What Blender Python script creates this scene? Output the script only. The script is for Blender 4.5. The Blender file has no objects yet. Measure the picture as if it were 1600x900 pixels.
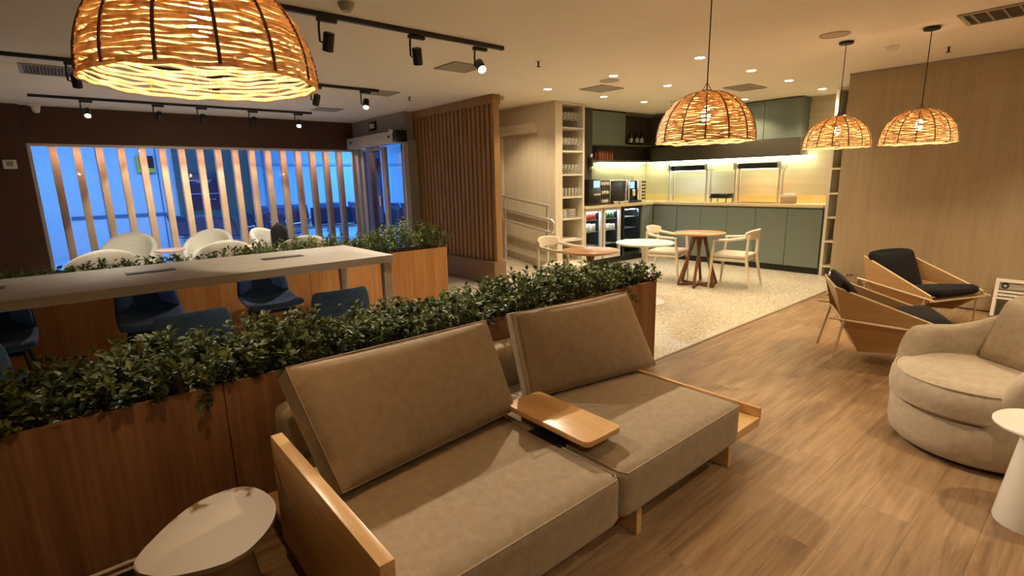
import bpy, bmesh, math, random
from mathutils import Vector, Matrix

# ------------------------------------------------------------------ camera, world, exposure
SC = bpy.context.scene
COL = SC.collection
SC.view_settings.view_transform = 'Standard'
SC.view_settings.look = 'None'
SC.view_settings.gamma = 1.0
SC.view_settings.use_curve_mapping = False
SC.view_settings.exposure = 1.68
yaw, pitch, roll = math.radians(49.8811), math.radians(11.8137), math.radians(-1.2741)
fw = Vector((math.cos(yaw) * math.cos(pitch), math.sin(yaw) * math.cos(pitch), -math.sin(pitch)))
r0 = Vector((math.sin(yaw), -math.cos(yaw), 0))
u0 = r0.cross(fw)
rt = math.cos(roll) * r0 + math.sin(roll) * u0
up = -math.sin(roll) * r0 + math.cos(roll) * u0
cd = bpy.data.cameras.new('camera')
cam = bpy.data.objects.new('camera', cd)
COL.objects.link(cam)
cd.sensor_width = 36.0
cd.lens = 805.09 / 1600 * 36.0
cd.clip_start = 0.05
cam.matrix_world = Matrix(((rt.x, up.x, -fw.x, 0), (rt.y, up.y, -fw.y, 0), (rt.z, up.z, -fw.z, 1.5), (0, 0, 0, 1)))
SC.camera = cam
W = bpy.data.worlds.new('world')
SC.world = W
W.use_nodes = True
W.node_tree.nodes['Background'].inputs[0].default_value = (1.0, 0.85, 0.65, 1)
W.node_tree.nodes['Background'].inputs[1].default_value = 0.02
SC.cycles.max_bounces = 8
SC.cycles.diffuse_bounces = 4
SC.cycles.transparent_max_bounces = 16
SC.cycles.sample_clamp_indirect = 4.0
SC.cycles.caustics_reflective = False
SC.cycles.caustics_refractive = False

WARM = (1.0, 0.79, 0.505)
WARM2 = (1.0, 0.74, 0.43)
NEUT = (1.0, 0.85, 0.64)
BLUE = (0.06, 0.345, 1.0)
P_DOWN = 28.0      # downlights over the dining area
P_LOUNGE = 38.0    # downlights over the lounge
P_TRACK = 40.0
P_PEND = 14.0
P_HALL = 47.0
P_STRIP = 1.2

CEIL = 2.66
rnd = random.Random(7)

# ------------------------------------------------------------------ helpers
class MB:
    def __init__(self):
        self.bm = bmesh.new()

    def box(self, x0, x1, y0, y1, z0, z1, bev=0.0, seg=2, M=None):
        g = bmesh.ops.create_cube(self.bm, size=1.0)
        vs = g['verts']
        for v in vs:
            v.co = Vector(((x0 + x1) / 2 + v.co.x * (x1 - x0), (y0 + y1) / 2 + v.co.y * (y1 - y0), (z0 + z1) / 2 + v.co.z * (z1 - z0)))
        if M is not None:
            for v in vs:
                v.co = M @ v.co
        if bev > 0:
            es = list({e for v in vs for e in v.link_edges})
            bmesh.ops.bevel(self.bm, geom=es, offset=bev, segments=seg, profile=0.5, affect='EDGES')
        return self

    def hexa(self, pts, bev=0.0, seg=2):
        # pts: 4 bottom, 4 top (same winding)
        vs = [self.bm.verts.new(Vector(p)) for p in pts]
        for f in ((3, 2, 1, 0), (4, 5, 6, 7), (0, 1, 5, 4), (1, 2, 6, 5), (2, 3, 7, 6), (3, 0, 4, 7)):
            self.bm.faces.new([vs[i] for i in f])
        if bev > 0:
            es = list({e for v in vs for e in v.link_edges})
            bmesh.ops.bevel(self.bm, geom=es, offset=bev, segments=seg, profile=0.5, affect='EDGES')
        return self

    def bar(self, p0, p1, w, h, upv=(0, 0, 1), bev=0.0, w1=None, h1=None):
        p0, p1 = Vector(p0), Vector(p1)
        d = (p1 - p0).normalized()
        u = Vector(upv)
        s = d.cross(u)
        if s.length < 1e-4:
            s = d.cross(Vector((1, 0, 0)))
        s.normalize()
        u = s.cross(d)
        w1 = w if w1 is None else w1
        h1 = h if h1 is None else h1
        q = []
        for p, a, b in ((p0, w, h), (p1, w1, h1)):
            q += [p - s * a / 2 - u * b / 2, p + s * a / 2 - u * b / 2, p + s * a / 2 + u * b / 2, p - s * a / 2 + u * b / 2]
        return self.hexa(q, bev)

    def tube(self, pts, r, n=8, closed=False):
        pts = [Vector(p) for p in pts]
        m = len(pts)
        rs = r if isinstance(r, (list, tuple)) else [r] * m
        rings = []
        prev = None
        for i, p in enumerate(pts):
            if closed:
                t = (pts[(i + 1) % m] - pts[i - 1]).normalized()
            else:
                t = (pts[min(i + 1, m - 1)] - pts[max(i - 1, 0)]).normalized()
            if prev is None:
                a = t.orthogonal().normalized()
            else:
                a = prev - t * prev.dot(t)
                a = a.normalized() if a.length > 1e-6 else t.orthogonal().normalized()
            prev = a
            b = t.cross(a)
            rings.append([self.bm.verts.new(p + (a * math.cos(2 * math.pi * k / n) + b * math.sin(2 * math.pi * k / n)) * rs[i]) for k in range(n)])
        for i in range(m if closed else m - 1):
            A, B = rings[i], rings[(i + 1) % m]
            for k in range(n):
                try:
                    self.bm.faces.new((A[k], A[(k + 1) % n], B[(k + 1) % n], B[k]))
                except ValueError:
                    pass
        if not closed:
            self.bm.faces.new(rings[0][::-1])
            self.bm.faces.new(rings[-1])
        return self

    def lathe(self, prof, n=24, c=(0, 0, 0), M=None):
        c = Vector(c)
        rings = []
        for r, z in prof:
            if r < 1e-6:
                rings.append([self.bm.verts.new(c + Vector((0, 0, z)))])
            else:
                rings.append([self.bm.verts.new(c + Vector((r * math.cos(2 * math.pi * k / n), r * math.sin(2 * math.pi * k / n), z))) for k in range(n)])
        for A, B in zip(rings[:-1], rings[1:]):
            for k in range(n):
                k2 = (k + 1) % n
                if len(A) == 1 and len(B) == 1:
                    continue
                if len(A) == 1:
                    self.bm.faces.new((A[0], B[k2], B[k]))
                elif len(B) == 1:
                    self.bm.faces.new((A[k], A[k2], B[0]))
                else:
                    self.bm.faces.new((A[k], A[k2], B[k2], B[k]))
        if M is not None:
            for R in rings:
                for v in R:
                    v.co = M @ v.co
        return self

    def prism(self, poly, z0, z1, bev=0.0, seg=2):
        a = [self.bm.verts.new((x, y, z0)) for x, y in poly]
        b = [self.bm.verts.new((x, y, z1)) for x, y in poly]
        n = len(poly)
        self.bm.faces.new(a[::-1])
        ft = self.bm.faces.new(b)
        for i in range(n):
            self.bm.faces.new((a[i], a[(i + 1) % n], b[(i + 1) % n], b[i]))
        if bev > 0:
            es = [e for v in a + b for e in v.link_edges]
            hs = list({e for e in es if abs(e.verts[0].co.z - e.verts[1].co.z) < 1e-6})
            bmesh.ops.bevel(self.bm, geom=hs, offset=bev, segments=seg, profile=0.5, affect='EDGES')
        return self

    def grid(self, P):
        rows = [[self.bm.verts.new(Vector(p)) for p in row] for row in P]
        for A, B in zip(rows[:-1], rows[1:]):
            for k in range(len(A) - 1):
                self.bm.faces.new((A[k], A[k + 1], B[k + 1], B[k]))
        return rows

    def cushion(self, w, d, h, nx=18, ny=14, nz=6, e=0.045, puff=0.02, dent=None):
        # rounded box centred at origin, puffed faces
        vs0 = set(self.bm.verts)
        bmesh.ops.create_cube(self.bm, size=2.0)
        new = [v for v in self.bm.verts if v not in vs0]
        es = list({ed for v in new for ed in v.link_edges})
        bmesh.ops.subdivide_edges(self.bm, edges=es, cuts=nx, use_grid_fill=True)
        new = [v for v in self.bm.verts if v not in vs0]
        hx, hy, hz = w / 2, d / 2, h / 2
        for v in new:
            a, b, c = v.co
            # map the unit cube so that points crowd at edges
            def mp(t, H):
                return t * H
            p = Vector((mp(a, hx), mp(b, hy), mp(c, hz)))
            q = Vector((max(-hx + e, min(hx - e, p.x)), max(-hy + e, min(hy - e, p.y)), max(-hz + e, min(hz - e, p.z))))
            dd = p - q
            if dd.length > 1e-9:
                p = q + dd.normalized() * e
            fx, fy, fz = 1 - a * a, 1 - b * b, 1 - c * c
            p.z += puff * c * max(0, fx) ** .6 * max(0, fy) ** .6
            p.x += puff * .5 * a * max(0, fz) ** .6 * max(0, fy) ** .5
            p.y += puff * .5 * b * max(0, fz) ** .6 * max(0, fx) ** .5
            if dent:
                p += dent(p)
            v.co = p
        return self

    def xf(self, M):
        self.bm.transform(M)
        return self

    def obj(self, name, m, parent=None, smooth=40, world=False, kind=None, label=None):
        bm = self.bm
        bmesh.ops.recalc_face_normals(bm, faces=bm.faces)
        if world and parent is not None:
            bm.transform(parent_world(parent).inverted())
        me = bpy.data.meshes.new(name)
        bm.to_mesh(me)
        bm.free()
        if smooth:
            for p in me.polygons:
                p.use_smooth = True
            me.set_sharp_from_angle(angle=math.radians(smooth))
        if m is not None:
            me.materials.append(m)
        o = bpy.data.objects.new(name, me)
        COL.objects.link(o)
        if parent is not None:
            o.parent = parent
        if kind:
            o['kind'] = kind
        if label:
            o['label'] = label
        return o


def parent_world(o):
    M = Matrix.LocRotScale(o.location, o.rotation_euler, o.scale)
    if o.parent is not None:
        return parent_world(o.parent) @ M
    return M


def thing(name, label, cat, loc=(0, 0, 0), rotz=0.0, group=None):
    o = bpy.data.objects.new(name, None)
    o.empty_display_size = 0.1
    COL.objects.link(o)
    o.location = loc
    o.rotation_euler = (0, 0, rotz)
    return tag(o, label, cat, group)


def tag(o, label, cat, group=None):
    o['label'] = label
    o['category'] = cat
    if group:
        o['group'] = group
    return o


def structure(name, m, mb, parent=None, smooth=30):
    o = mb.obj(name, m, parent, smooth)
    if parent is None:
        o['kind'] = 'structure'
    return o


CH = {}


def kids(o):
    return [c for c in COL.objects if c.parent is o]


def dup(root, loc, rotz=None, label=None, group=None, tree=None):
    r = root.copy()
    COL.objects.link(r)
    r.location = loc
    if rotz is not None:
        r.rotation_euler = (root.rotation_euler[0], root.rotation_euler[1], rotz)
    if label:
        r['label'] = label
    if group:
        r['group'] = group
    for ch in (tree or kids(root)):
        c = ch.copy()
        COL.objects.link(c)
        c.parent = r
        for g in (ch.children if not tree else ch.children):
            d = g.copy()
            COL.objects.link(d)
            d.parent = c
    return r


def rng(a, b):
    return rnd.uniform(a, b)


# ------------------------------------------------------------------ materials
def newmat(name):
    m = bpy.data.materials.new(name)
    m.use_nodes = True
    nt = m.node_tree
    return m, nt, nt.nodes['Principled BSDF']


def mat(name, c, rough=0.5, metal=0.0, spec=0.5, noise=0.0, nscale=20.0, bump=0.0, bscale=200.0, emit=None, estr=0.0, trans=None, sheen=0.0):
    m, nt, b = newmat(name)
    b.inputs['Base Color'].default_value = (*c, 1)
    b.inputs['Roughness'].default_value = rough
    b.inputs['Metallic'].default_value = metal
    b.inputs['Specular IOR Level'].default_value = spec
    if sheen:
        b.inputs['Sheen Weight'].default_value = sheen
    if emit:
        b.inputs['Emission Color'].default_value = (*emit, 1)
        b.inputs['Emission Strength'].default_value = estr
    tc = nt.nodes.new('ShaderNodeTexCoord')
    if noise:
        n = nt.nodes.new('ShaderNodeTexNoise')
        n.inputs['Scale'].default_value = nscale
        n.inputs['Detail'].default_value = 4
        nt.links.new(tc.outputs['Object'], n.inputs['Vector'])
        mx = nt.nodes.new('ShaderNodeMix')
        mx.data_type = 'RGBA'
        mx.inputs['A'].default_value = (*[x * (1 - noise) for x in c], 1)
        mx.inputs['B'].default_value = (*[min(1, x * (1 + noise)) for x in c], 1)
        nt.links.new(n.outputs['Fac'], mx.inputs['Factor'])
        nt.links.new(mx.outputs['Result'], b.inputs['Base Color'])
    if bump:
        n = nt.nodes.new('ShaderNodeTexNoise')
        n.inputs['Scale'].default_value = bscale
        n.inputs['Detail'].default_value = 2
        nt.links.new(tc.outputs['Object'], n.inputs['Vector'])
        bp = nt.nodes.new('ShaderNodeBump')
        bp.inputs['Strength'].default_value = bump
        bp.inputs['Distance'].default_value = 0.002
        nt.links.new(n.outputs['Fac'], bp.inputs['Height'])
        nt.links.new(bp.outputs['Normal'], b.inputs['Normal'])
    return m


def wood(name, ca, cb, axis='x', rough=0.45, fine=60.0, long_=2.0, rand=0.0, knots=0.0, spec=0.4, cc=None):
    m, nt, b = newmat(name)
    b.inputs['Roughness'].default_value = rough
    b.inputs['Specular IOR Level'].default_value = spec
    tc = nt.nodes.new('ShaderNodeTexCoord')
    mp = nt.nodes.new('ShaderNodeMapping')
    s = {'x': (long_, fine, fine), 'y': (fine, long_, fine), 'z': (fine, fine, long_)}[axis]
    mp.inputs['Scale'].default_value = s
    vec = tc.outputs['Object']
    if rand:
        oi = nt.nodes.new('ShaderNodeObjectInfo')
        ad = nt.nodes.new('ShaderNodeVectorMath')
        ad.operation = 'MULTIPLY_ADD'
        cx = nt.nodes.new('ShaderNodeCombineXYZ')
        for k in ('X', 'Y', 'Z'):
            nt.links.new(oi.outputs['Random'], cx.inputs[k])
        ad.inputs[1].default_value = (37.0, 11.0, 5.0)
        nt.links.new(cx.outputs[0], ad.inputs[0])
        nt.links.new(vec, ad.inputs[2])
        vec = ad.outputs[0]
    nt.links.new(vec, mp.inputs['Vector'])
    n1 = nt.nodes.new('ShaderNodeTexNoise')
    n1.inputs['Scale'].default_value = 1.0
    n1.inputs['Detail'].default_value = 6
    n1.inputs['Roughness'].default_value = 0.62
    n1.inputs['Distortion'].default_value = 0.4
    nt.links.new(mp.outputs[0], n1.inputs['Vector'])
    mp2 = nt.nodes.new('ShaderNodeMapping')
    mp2.inputs['Scale'].default_value = tuple(x * (0.16 if x == fine else 0.5) for x in s)
    nt.links.new(vec, mp2.inputs['Vector'])
    n2 = nt.nodes.new('ShaderNodeTexNoise')
    n2.inputs['Scale'].default_value = 1.0
    n2.inputs['Detail'].default_value = 3
    n2.inputs['Distortion'].default_value = 0.8
    nt.links.new(mp2.outputs[0], n2.inputs['Vector'])
    av = nt.nodes.new('ShaderNodeMath')
    av.operation = 'MULTIPLY_ADD'
    av.inputs[1].default_value = 0.55
    nt.links.new(n1.outputs['Fac'], av.inputs[0])
    h = nt.nodes.new('ShaderNodeMath')
    h.operation = 'MULTIPLY'
    h.inputs[1].default_value = 0.45
    nt.links.new(n2.outputs['Fac'], h.inputs[0])
    nt.links.new(h.outputs[0], av.inputs[2])
    cr = nt.nodes.new('ShaderNodeValToRGB')
    e = cr.color_ramp.elements
    e[0].position = 0.36
    e[0].color = (*ca, 1)
    e[1].position = 0.64
    e[1].color = (*cb, 1)
    if cc:
        k = e.new(0.5)
        k.color = (*cc, 1)
    nt.links.new(av.outputs[0], cr.inputs['Fac'])
    out = cr.outputs['Color']
    if rand:
        hs = nt.nodes.new('ShaderNodeHueSaturation')
        ml = nt.nodes.new('ShaderNodeMapRange')
        ml.inputs['To Min'].default_value = 1 - rand
        ml.inputs['To Max'].default_value = 1 + rand
        nt.links.new(oi.outputs['Random'], ml.inputs['Value'])
        nt.links.new(ml.outputs[0], hs.inputs['Value'])
        nt.links.new(out, hs.inputs['Color'])
        out = hs.outputs['Color']
    nt.links.new(out, b.inputs['Base Color'])
    bp = nt.nodes.new('ShaderNodeBump')
    bp.inputs['Strength'].default_value = 0.12
    bp.inputs['Distance'].default_value = 0.001
    nt.links.new(n1.outputs['Fac'], bp.inputs['Height'])
    nt.links.new(bp.outputs['Normal'], b.inputs['Normal'])
    return m


def fabric(name, ca, cb, scale=260.0, bump=0.25, rough=0.95, sheen=0.15):
    m, nt, b = newmat(name)
    b.inputs['Roughness'].default_value = rough
    b.inputs['Specular IOR Level'].default_value = 0.15
    b.inputs['Sheen Weight'].default_value = sheen
    tc = nt.nodes.new('ShaderNodeTexCoord')
    n = nt.nodes.new('ShaderNodeTexNoise')
    n.inputs['Scale'].default_value = scale
    n.inputs['Detail'].default_value = 3
    nt.links.new(tc.outputs['Object'], n.inputs['Vector'])
    n2 = nt.nodes.new('ShaderNodeTexNoise')
    n2.inputs['Scale'].default_value = 26
    n2.inputs['Detail'].default_value = 6
    nt.links.new(tc.outputs['Object'], n2.inputs['Vector'])
    ad = nt.nodes.new('ShaderNodeMath')
    ad.operation = 'MULTIPLY_ADD'
    ad.inputs[1].default_value = 0.5
    h = nt.nodes.new('ShaderNodeMath')
    h.operation = 'MULTIPLY'
    h.inputs[1].default_value = 0.5
    nt.links.new(n2.outputs['Fac'], h.inputs[0])
    nt.links.new(n.outputs['Fac'], ad.inputs[0])
    nt.links.new(h.outputs[0], ad.inputs[2])
    cr = nt.nodes.new('ShaderNodeValToRGB')
    e = cr.color_ramp.elements
    e[0].position, e[1].position = 0.35, 0.65
    e[0].color, e[1].color = (*ca, 1), (*cb, 1)
    nt.links.new(ad.outputs[0], cr.inputs['Fac'])
    nt.links.new(cr.outputs['Color'], b.inputs['Base Color'])
    bp = nt.nodes.new('ShaderNodeBump')
    bp.inputs['Strength'].default_value = bump
    bp.inputs['Distance'].default_value = 0.002
    nt.links.new(n.outputs['Fac'], bp.inputs['Height'])
    nt.links.new(bp.outputs['Normal'], b.inputs['Normal'])
    return m


def glass(name, tint=(1, 1, 1), ior=1.35, rough=0.0):
    m = bpy.data.materials.new(name)
    m.use_nodes = True
    nt = m.node_tree
    nt.nodes.remove(nt.nodes['Principled BSDF'])
    out = nt.nodes['Material Output']
    t = nt.nodes.new('ShaderNodeBsdfTransparent')
    t.inputs[0].default_value = (*tint, 1)
    g = nt.nodes.new('ShaderNodeBsdfGlossy')
    g.inputs['Roughness'].default_value = rough
    f = nt.nodes.new('ShaderNodeFresnel')
    # same reflectance on the inner face of the pane as on the outer one
    ge = nt.nodes.new('ShaderNodeNewGeometry')
    mr = nt.nodes.new('ShaderNodeMapRange')
    mr.inputs['To Min'].default_value = ior
    mr.inputs['To Max'].default_value = 1.0 / ior
    nt.links.new(ge.outputs['Backfacing'], mr.inputs['Value'])
    nt.links.new(mr.outputs[0], f.inputs['IOR'])
    mx = nt.nodes.new('ShaderNodeMixShader')
    nt.links.new(f.outputs[0], mx.inputs[0])
    nt.links.new(t.outputs[0], mx.inputs[1])
    nt.links.new(g.outputs[0], mx.inputs[2])
    nt.links.new(mx.outputs[0], out.inputs['Surface'])
    return m


def cupglass(name):
    m = bpy.data.materials.new(name)
    m.use_nodes = True
    nt = m.node_tree
    b = nt.nodes['Principled BSDF']
    b.inputs['Base Color'].default_value = (.85, .84, .80, 1)
    b.inputs['Roughness'].default_value = 0.12
    t = nt.nodes.new('ShaderNodeBsdfTransparent')
    t.inputs[0].default_value = (.98, .98, .97, 1)
    lw = nt.nodes.new('ShaderNodeLayerWeight')
    lw.inputs['Blend'].default_value = 0.28
    ml = nt.nodes.new('ShaderNodeMath')
    ml.operation = 'MULTIPLY_ADD'
    ml.inputs[1].default_value = 0.75
    ml.inputs[2].default_value = 0.05
    nt.links.new(lw.outputs['Facing'], ml.inputs[0])  # pale colour towards the edges stands in for highlights on the glass
    mx = nt.nodes.new('ShaderNodeMixShader')
    nt.links.new(ml.outputs[0], mx.inputs[0])
    nt.links.new(t.outputs[0], mx.inputs[1])
    nt.links.new(b.outputs[0], mx.inputs[2])
    nt.links.new(mx.outputs[0], nt.nodes['Material Output'].inputs['Surface'])
    return m


def emat(name, c, s):
    m = bpy.data.materials.new(name)
    m.use_nodes = True
    nt = m.node_tree
    nt.nodes.remove(nt.nodes['Principled BSDF'])
    e = nt.nodes.new('ShaderNodeEmission')
    e.inputs[0].default_value = (*c, 1)
    e.inputs[1].default_value = s
    nt.links.new(e.outputs[0], nt.nodes['Material Output'].inputs['Surface'])
    return m


def terrazzo(name):
    m, nt, b = newmat(name)
    b.inputs['Roughness'].default_value = 0.22
    tc = nt.nodes.new('ShaderNodeTexCoord')
    v = nt.nodes.new('ShaderNodeTexVoronoi')
    v.inputs['Scale'].default_value = 70
    nt.links.new(tc.outputs['Object'], v.inputs['Vector'])
    n = nt.nodes.new('ShaderNodeTexNoise')
    n.inputs['Scale'].default_value = 38
    n.inputs['Detail'].default_value = 6
    n.inputs['Roughness'].default_value = 0.7
    nt.links.new(tc.outputs['Object'], n.inputs['Vector'])
    sp = nt.nodes.new('ShaderNodeSeparateColor')
    nt.links.new(v.outputs['Color'], sp.inputs[0])
    ad = nt.nodes.new('ShaderNodeMath')
    ad.operation = 'MULTIPLY_ADD'
    ad.inputs[1].default_value = 0.45
    nt.links.new(sp.outputs[0], ad.inputs[0])
    nt.links.new(n.outputs['Fac'], ad.inputs[2])
    cr = nt.nodes.new('ShaderNodeValToRGB')
    e = cr.color_ramp.elements
    e[0].position, e[0].color = 0.40, (0.24, 0.18, 0.11, 1)
    e[1].position, e[1].color = 0.66, (0.53, 0.47, 0.36, 1)
    k = e.new(0.52)
    k.color = (0.43, 0.36, 0.255, 1)
    k = e.new(0.85)
    k.color = (0.64, 0.59, 0.49, 1)
    nt.links.new(ad.outputs[0], cr.inputs['Fac'])
    nt.links.new(cr.outputs['Color'], b.inputs['Base Color'])
    return m


def rattan(name):
    m = bpy.data.materials.new(name)
    m.use_nodes = True
    nt = m.node_tree
    b = nt.nodes['Principled BSDF']
    b.inputs['Roughness'].default_value = 0.8
    tc = nt.nodes.new('ShaderNodeTexCoord')
    n = nt.nodes.new('ShaderNodeTexNoise')
    n.inputs['Scale'].default_value = 45
    n.inputs['Detail'].default_value = 4
    nt.links.new(tc.outputs['Object'], n.inputs['Vector'])
    cr = nt.nodes.new('ShaderNodeValToRGB')
    e = cr.color_ramp.elements
    e[0].position, e[0].color = 0.35, (0.60, 0.38, 0.18, 1)
    e[1].position, e[1].color = 0.65, (0.93, 0.76, 0.50, 1)
    nt.links.new(n.outputs['Fac'], cr.inputs['Fac'])
    nt.links.new(cr.outputs['Color'], b.inputs['Base Color'])
    t = nt.nodes.new('ShaderNodeBsdfTranslucent')
    nt.links.new(cr.outputs['Color'], t.inputs['Color'])
    mx = nt.nodes.new('ShaderNodeMixShader')
    mx.inputs[0].default_value = 0.3
    nt.links.new(b.outputs[0], mx.inputs[1])
    nt.links.new(t.outputs[0], mx.inputs[2])
    nt.links.new(mx.outputs[0], nt.nodes['Material Output'].inputs['Surface'])
    return m


def leafmat(name, ca, cb):
    m = bpy.data.materials.new(name)
    m.use_nodes = True
    nt = m.node_tree
    b = nt.nodes['Principled BSDF']
    b.inputs['Roughness'].default_value = 0.52
    b.inputs['Specular IOR Level'].default_value = 0.32
    tc = nt.nodes.new('ShaderNodeTexCoord')
    n = nt.nodes.new('ShaderNodeTexNoise')
    n.inputs['Scale'].default_value = 9
    n.inputs['Detail'].default_value = 5
    nt.links.new(tc.outputs['Object'], n.inputs['Vector'])
    oi = nt.nodes.new('ShaderNodeObjectInfo')
    cr = nt.nodes.new('ShaderNodeValToRGB')
    e = cr.color_ramp.elements
    e[0].position, e[0].color = 0.35, (*ca, 1)
    e[1].position, e[1].color = 0.68, (*cb, 1)
    ad = nt.nodes.new('ShaderNodeMath')
    ad.operation = 'MULTIPLY_ADD'
    ad.inputs[1].default_value = 0.12
    nt.links.new(oi.outputs['Random'], ad.inputs[0])
    nt.links.new(n.outputs['Fac'], ad.inputs[2])
    nt.links.new(ad.outputs[0], cr.inputs['Fac'])
    nt.links.new(cr.outputs['Color'], b.inputs['Base Color'])
    t = nt.nodes.new('ShaderNodeBsdfTranslucent')
    nt.links.new(cr.outputs['Color'], t.inputs['Color'])
    mx = nt.nodes.new('ShaderNodeMixShader')
    mx.inputs[0].default_value = 0.2
    nt.links.new(b.outputs[0], mx.inputs[1])
    nt.links.new(t.outputs[0], mx.inputs[2])
    nt.links.new(mx.outputs[0], nt.nodes['Material Output'].inputs['Surface'])
    return m


M_ceil = mat('ceiling_paint', (0.84, 0.78, 0.69), 0.9, noise=0.03, nscale=3)
M_floor = wood('floor_vinyl_oak', (0.165, 0.096, 0.048), (0.365, 0.242, 0.137), 'x', 0.36, fine=38, long_=2.6, rand=0.05, cc=(0.275, 0.17, 0.09))
M_sub = mat('floor_joint', (0.10, 0.06, 0.03), 0.9)
M_terr = terrazzo('granite_floor')
M_brown = mat('brown_paint', (0.075, 0.030, 0.016), 0.6, noise=0.12, nscale=4)
M_grey = mat('grey_paint', (0.30, 0.27, 0.25), 0.8, noise=0.03)
M_beige = wood('beige_laminate', (0.58, 0.50, 0.385), (0.68, 0.60, 0.475), 'z', 0.6, fine=90, long_=3)
M_taupe = wood('taupe_laminate', (0.35, 0.272, 0.172), (0.42, 0.33, 0.213), 'z', 0.6, fine=70, long_=2)
M_splash = wood('beige_splash', (0.44, 0.38, 0.25), (0.55, 0.48, 0.34), 'y', 0.4, fine=14, long_=0.5)
M_slat = wood('slat_wood', (0.24, 0.125, 0.045), (0.37, 0.21, 0.085), 'z', 0.5, fine=80, long_=3)
M_slatdark = mat('slat_backing', (0.13, 0.065, 0.025), 0.8)
M_plinth = mat('brown_plinth', (0.20, 0.115, 0.06), 0.6, noise=0.06)
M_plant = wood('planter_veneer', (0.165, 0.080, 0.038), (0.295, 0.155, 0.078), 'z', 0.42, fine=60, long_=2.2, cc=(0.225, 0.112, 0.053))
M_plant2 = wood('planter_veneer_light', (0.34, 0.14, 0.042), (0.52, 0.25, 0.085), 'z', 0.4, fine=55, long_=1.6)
M_soil = mat('soil', (0.03, 0.022, 0.014), 1.0, noise=0.3, nscale=60)
M_desk = wood('desk_laminate', (0.37, 0.32, 0.255), (0.44, 0.385, 0.315), 'x', 0.6, fine=50, long_=1.5)
M_oak = wood('light_oak', (0.50, 0.29, 0.115), (0.66, 0.42, 0.19), 'y', 0.32, fine=70, long_=2.5)
M_oakx = wood('light_oak_x', (0.50, 0.29, 0.115), (0.66, 0.42, 0.19), 'x', 0.34, fine=70, long_=2.5)
M_ply = wood('plywood', (0.40, 0.24, 0.105), (0.49, 0.305, 0.145), 'y', 0.42, fine=50, long_=2)
M_plyedge = mat('plywood_edge', (0.72, 0.54, 0.33), 0.5, noise=0.1, nscale=60)
M_walnut = wood('walnut', (0.12, 0.045, 0.018), (0.22, 0.09, 0.04), 'z', 0.4, fine=50, long_=3)
M_tabtop = wood('table_top_wood', (0.38, 0.17, 0.06), (0.55, 0.29, 0.12), 'y', 0.28, fine=40, long_=2)
M_cream = wood('cream_wood', (0.62, 0.54, 0.42), (0.72, 0.65, 0.53), 'z', 0.42, fine=60, long_=3)
M_creamfab = fabric('cream_fabric', (0.50, 0.44, 0.36), (0.60, 0.54, 0.46))
M_sofa = fabric('taupe_fabric', (0.255, 0.195, 0.132), (0.345, 0.272, 0.19), 320, 0.2)
M_piping = mat('piping_cord', (0.36, 0.27, 0.18), .9)
M_arm = fabric('sand_boucle', (0.40, 0.325, 0.235), (0.52, 0.44, 0.335), 240, 0.5)
M_white = mat('white_laquer', (0.80, 0.77, 0.70), 0.3, noise=0.02)
M_greige = mat('greige_laquer', (0.31, 0.235, 0.145), 0.5, noise=0.03)
M_wchair = fabric('off_white_fabric', (0.56, 0.56, 0.50), (0.68, 0.68, 0.62), 200, 0.2)
M_blue = fabric('navy_fabric', (0.040, 0.090, 0.22), (0.065, 0.14, 0.32), 260, 0.2)
M_bluepad = fabric('blue_fabric', (0.11, 0.27, 0.74), (0.15, 0.34, 0.88), 260, 0.2)
M_black = mat('black_metal', (0.012, 0.011, 0.011), 0.42, metal=0.0)
M_blackp = mat('black_plastic', (0.010, 0.010, 0.011), 0.3)
M_bfab = fabric('black_fabric', (0.007, 0.007, 0.009), (0.016, 0.016, 0.019), 220, 0.3, sheen=0.03)
M_steel = mat('steel', (0.74, 0.71, 0.66), 0.32, metal=0.75)
M_chrome = mat('chrome', (0.8, 0.8, 0.8), 0.1, metal=1.0)
M_alu = mat('aluminium_frame', (0.62, 0.58, 0.52), 0.4, metal=0.3)
M_rod = mat('pale_rod', (0.66, 0.54, 0.38), 0.35, metal=0.4)
M_green = mat('sage_laminate', (0.145, 0.175, 0.145), 0.5, noise=0.03, nscale=8)
M_dkgreen = mat('dark_olive_panel', (0.045, 0.042, 0.03), 0.6)
M_dark = mat('dark_inner', (0.10, 0.083, 0.055), 0.7)
M_counter = wood('counter_laminate', (0.58, 0.46, 0.26), (0.68, 0.56, 0.34), 'y', 0.35, fine=30, long_=1)
M_upst = wood('upstand_wood', (0.62, 0.44, 0.17), (0.72, 0.54, 0.24), 'y', 0.35, fine=30, long_=1)
M_flap = mat('socket_flap', (.055, .05, .045), .55)
M_kick = mat('kick_black', (0.012, 0.010, 0.008), 0.5)
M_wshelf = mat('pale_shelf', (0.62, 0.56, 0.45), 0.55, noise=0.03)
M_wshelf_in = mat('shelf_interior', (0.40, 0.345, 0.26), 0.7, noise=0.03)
M_glass = glass('window_glass', (0.95, 0.98, 1.0), 1.45)
M_dglass = glass('door_glass', (0.85, 0.75, 0.92), 1.6)
M_cup = cupglass('drinking_glass')
M_fglass = glass('fridge_glass', (0.85, 0.9, 0.9), 1.35)
M_ceram = mat('white_ceramic', (0.80, 0.78, 0.73), 0.25)
M_rope = rattan('rattan_cord')
M_rib = mat('rattan_rib', (0.16, 0.075, 0.03), 0.8, noise=0.2, nscale=60)
M_bulb = emat('bulb_glow', (1.0, 0.62, 0.26), 60.0)
M_led = emat('downlight_glow', (1.0, 0.86, 0.62), 22.0)
M_spot = emat('track_spot_glow', (1.0, 0.80, 0.5), 25.0)
M_spotdim = emat('track_spot_rim_glow', (1.0, 0.80, 0.5), 3.0)
M_strip = emat('strip_glow', (0.90, 1.0, 0.60), 7.0)
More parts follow.
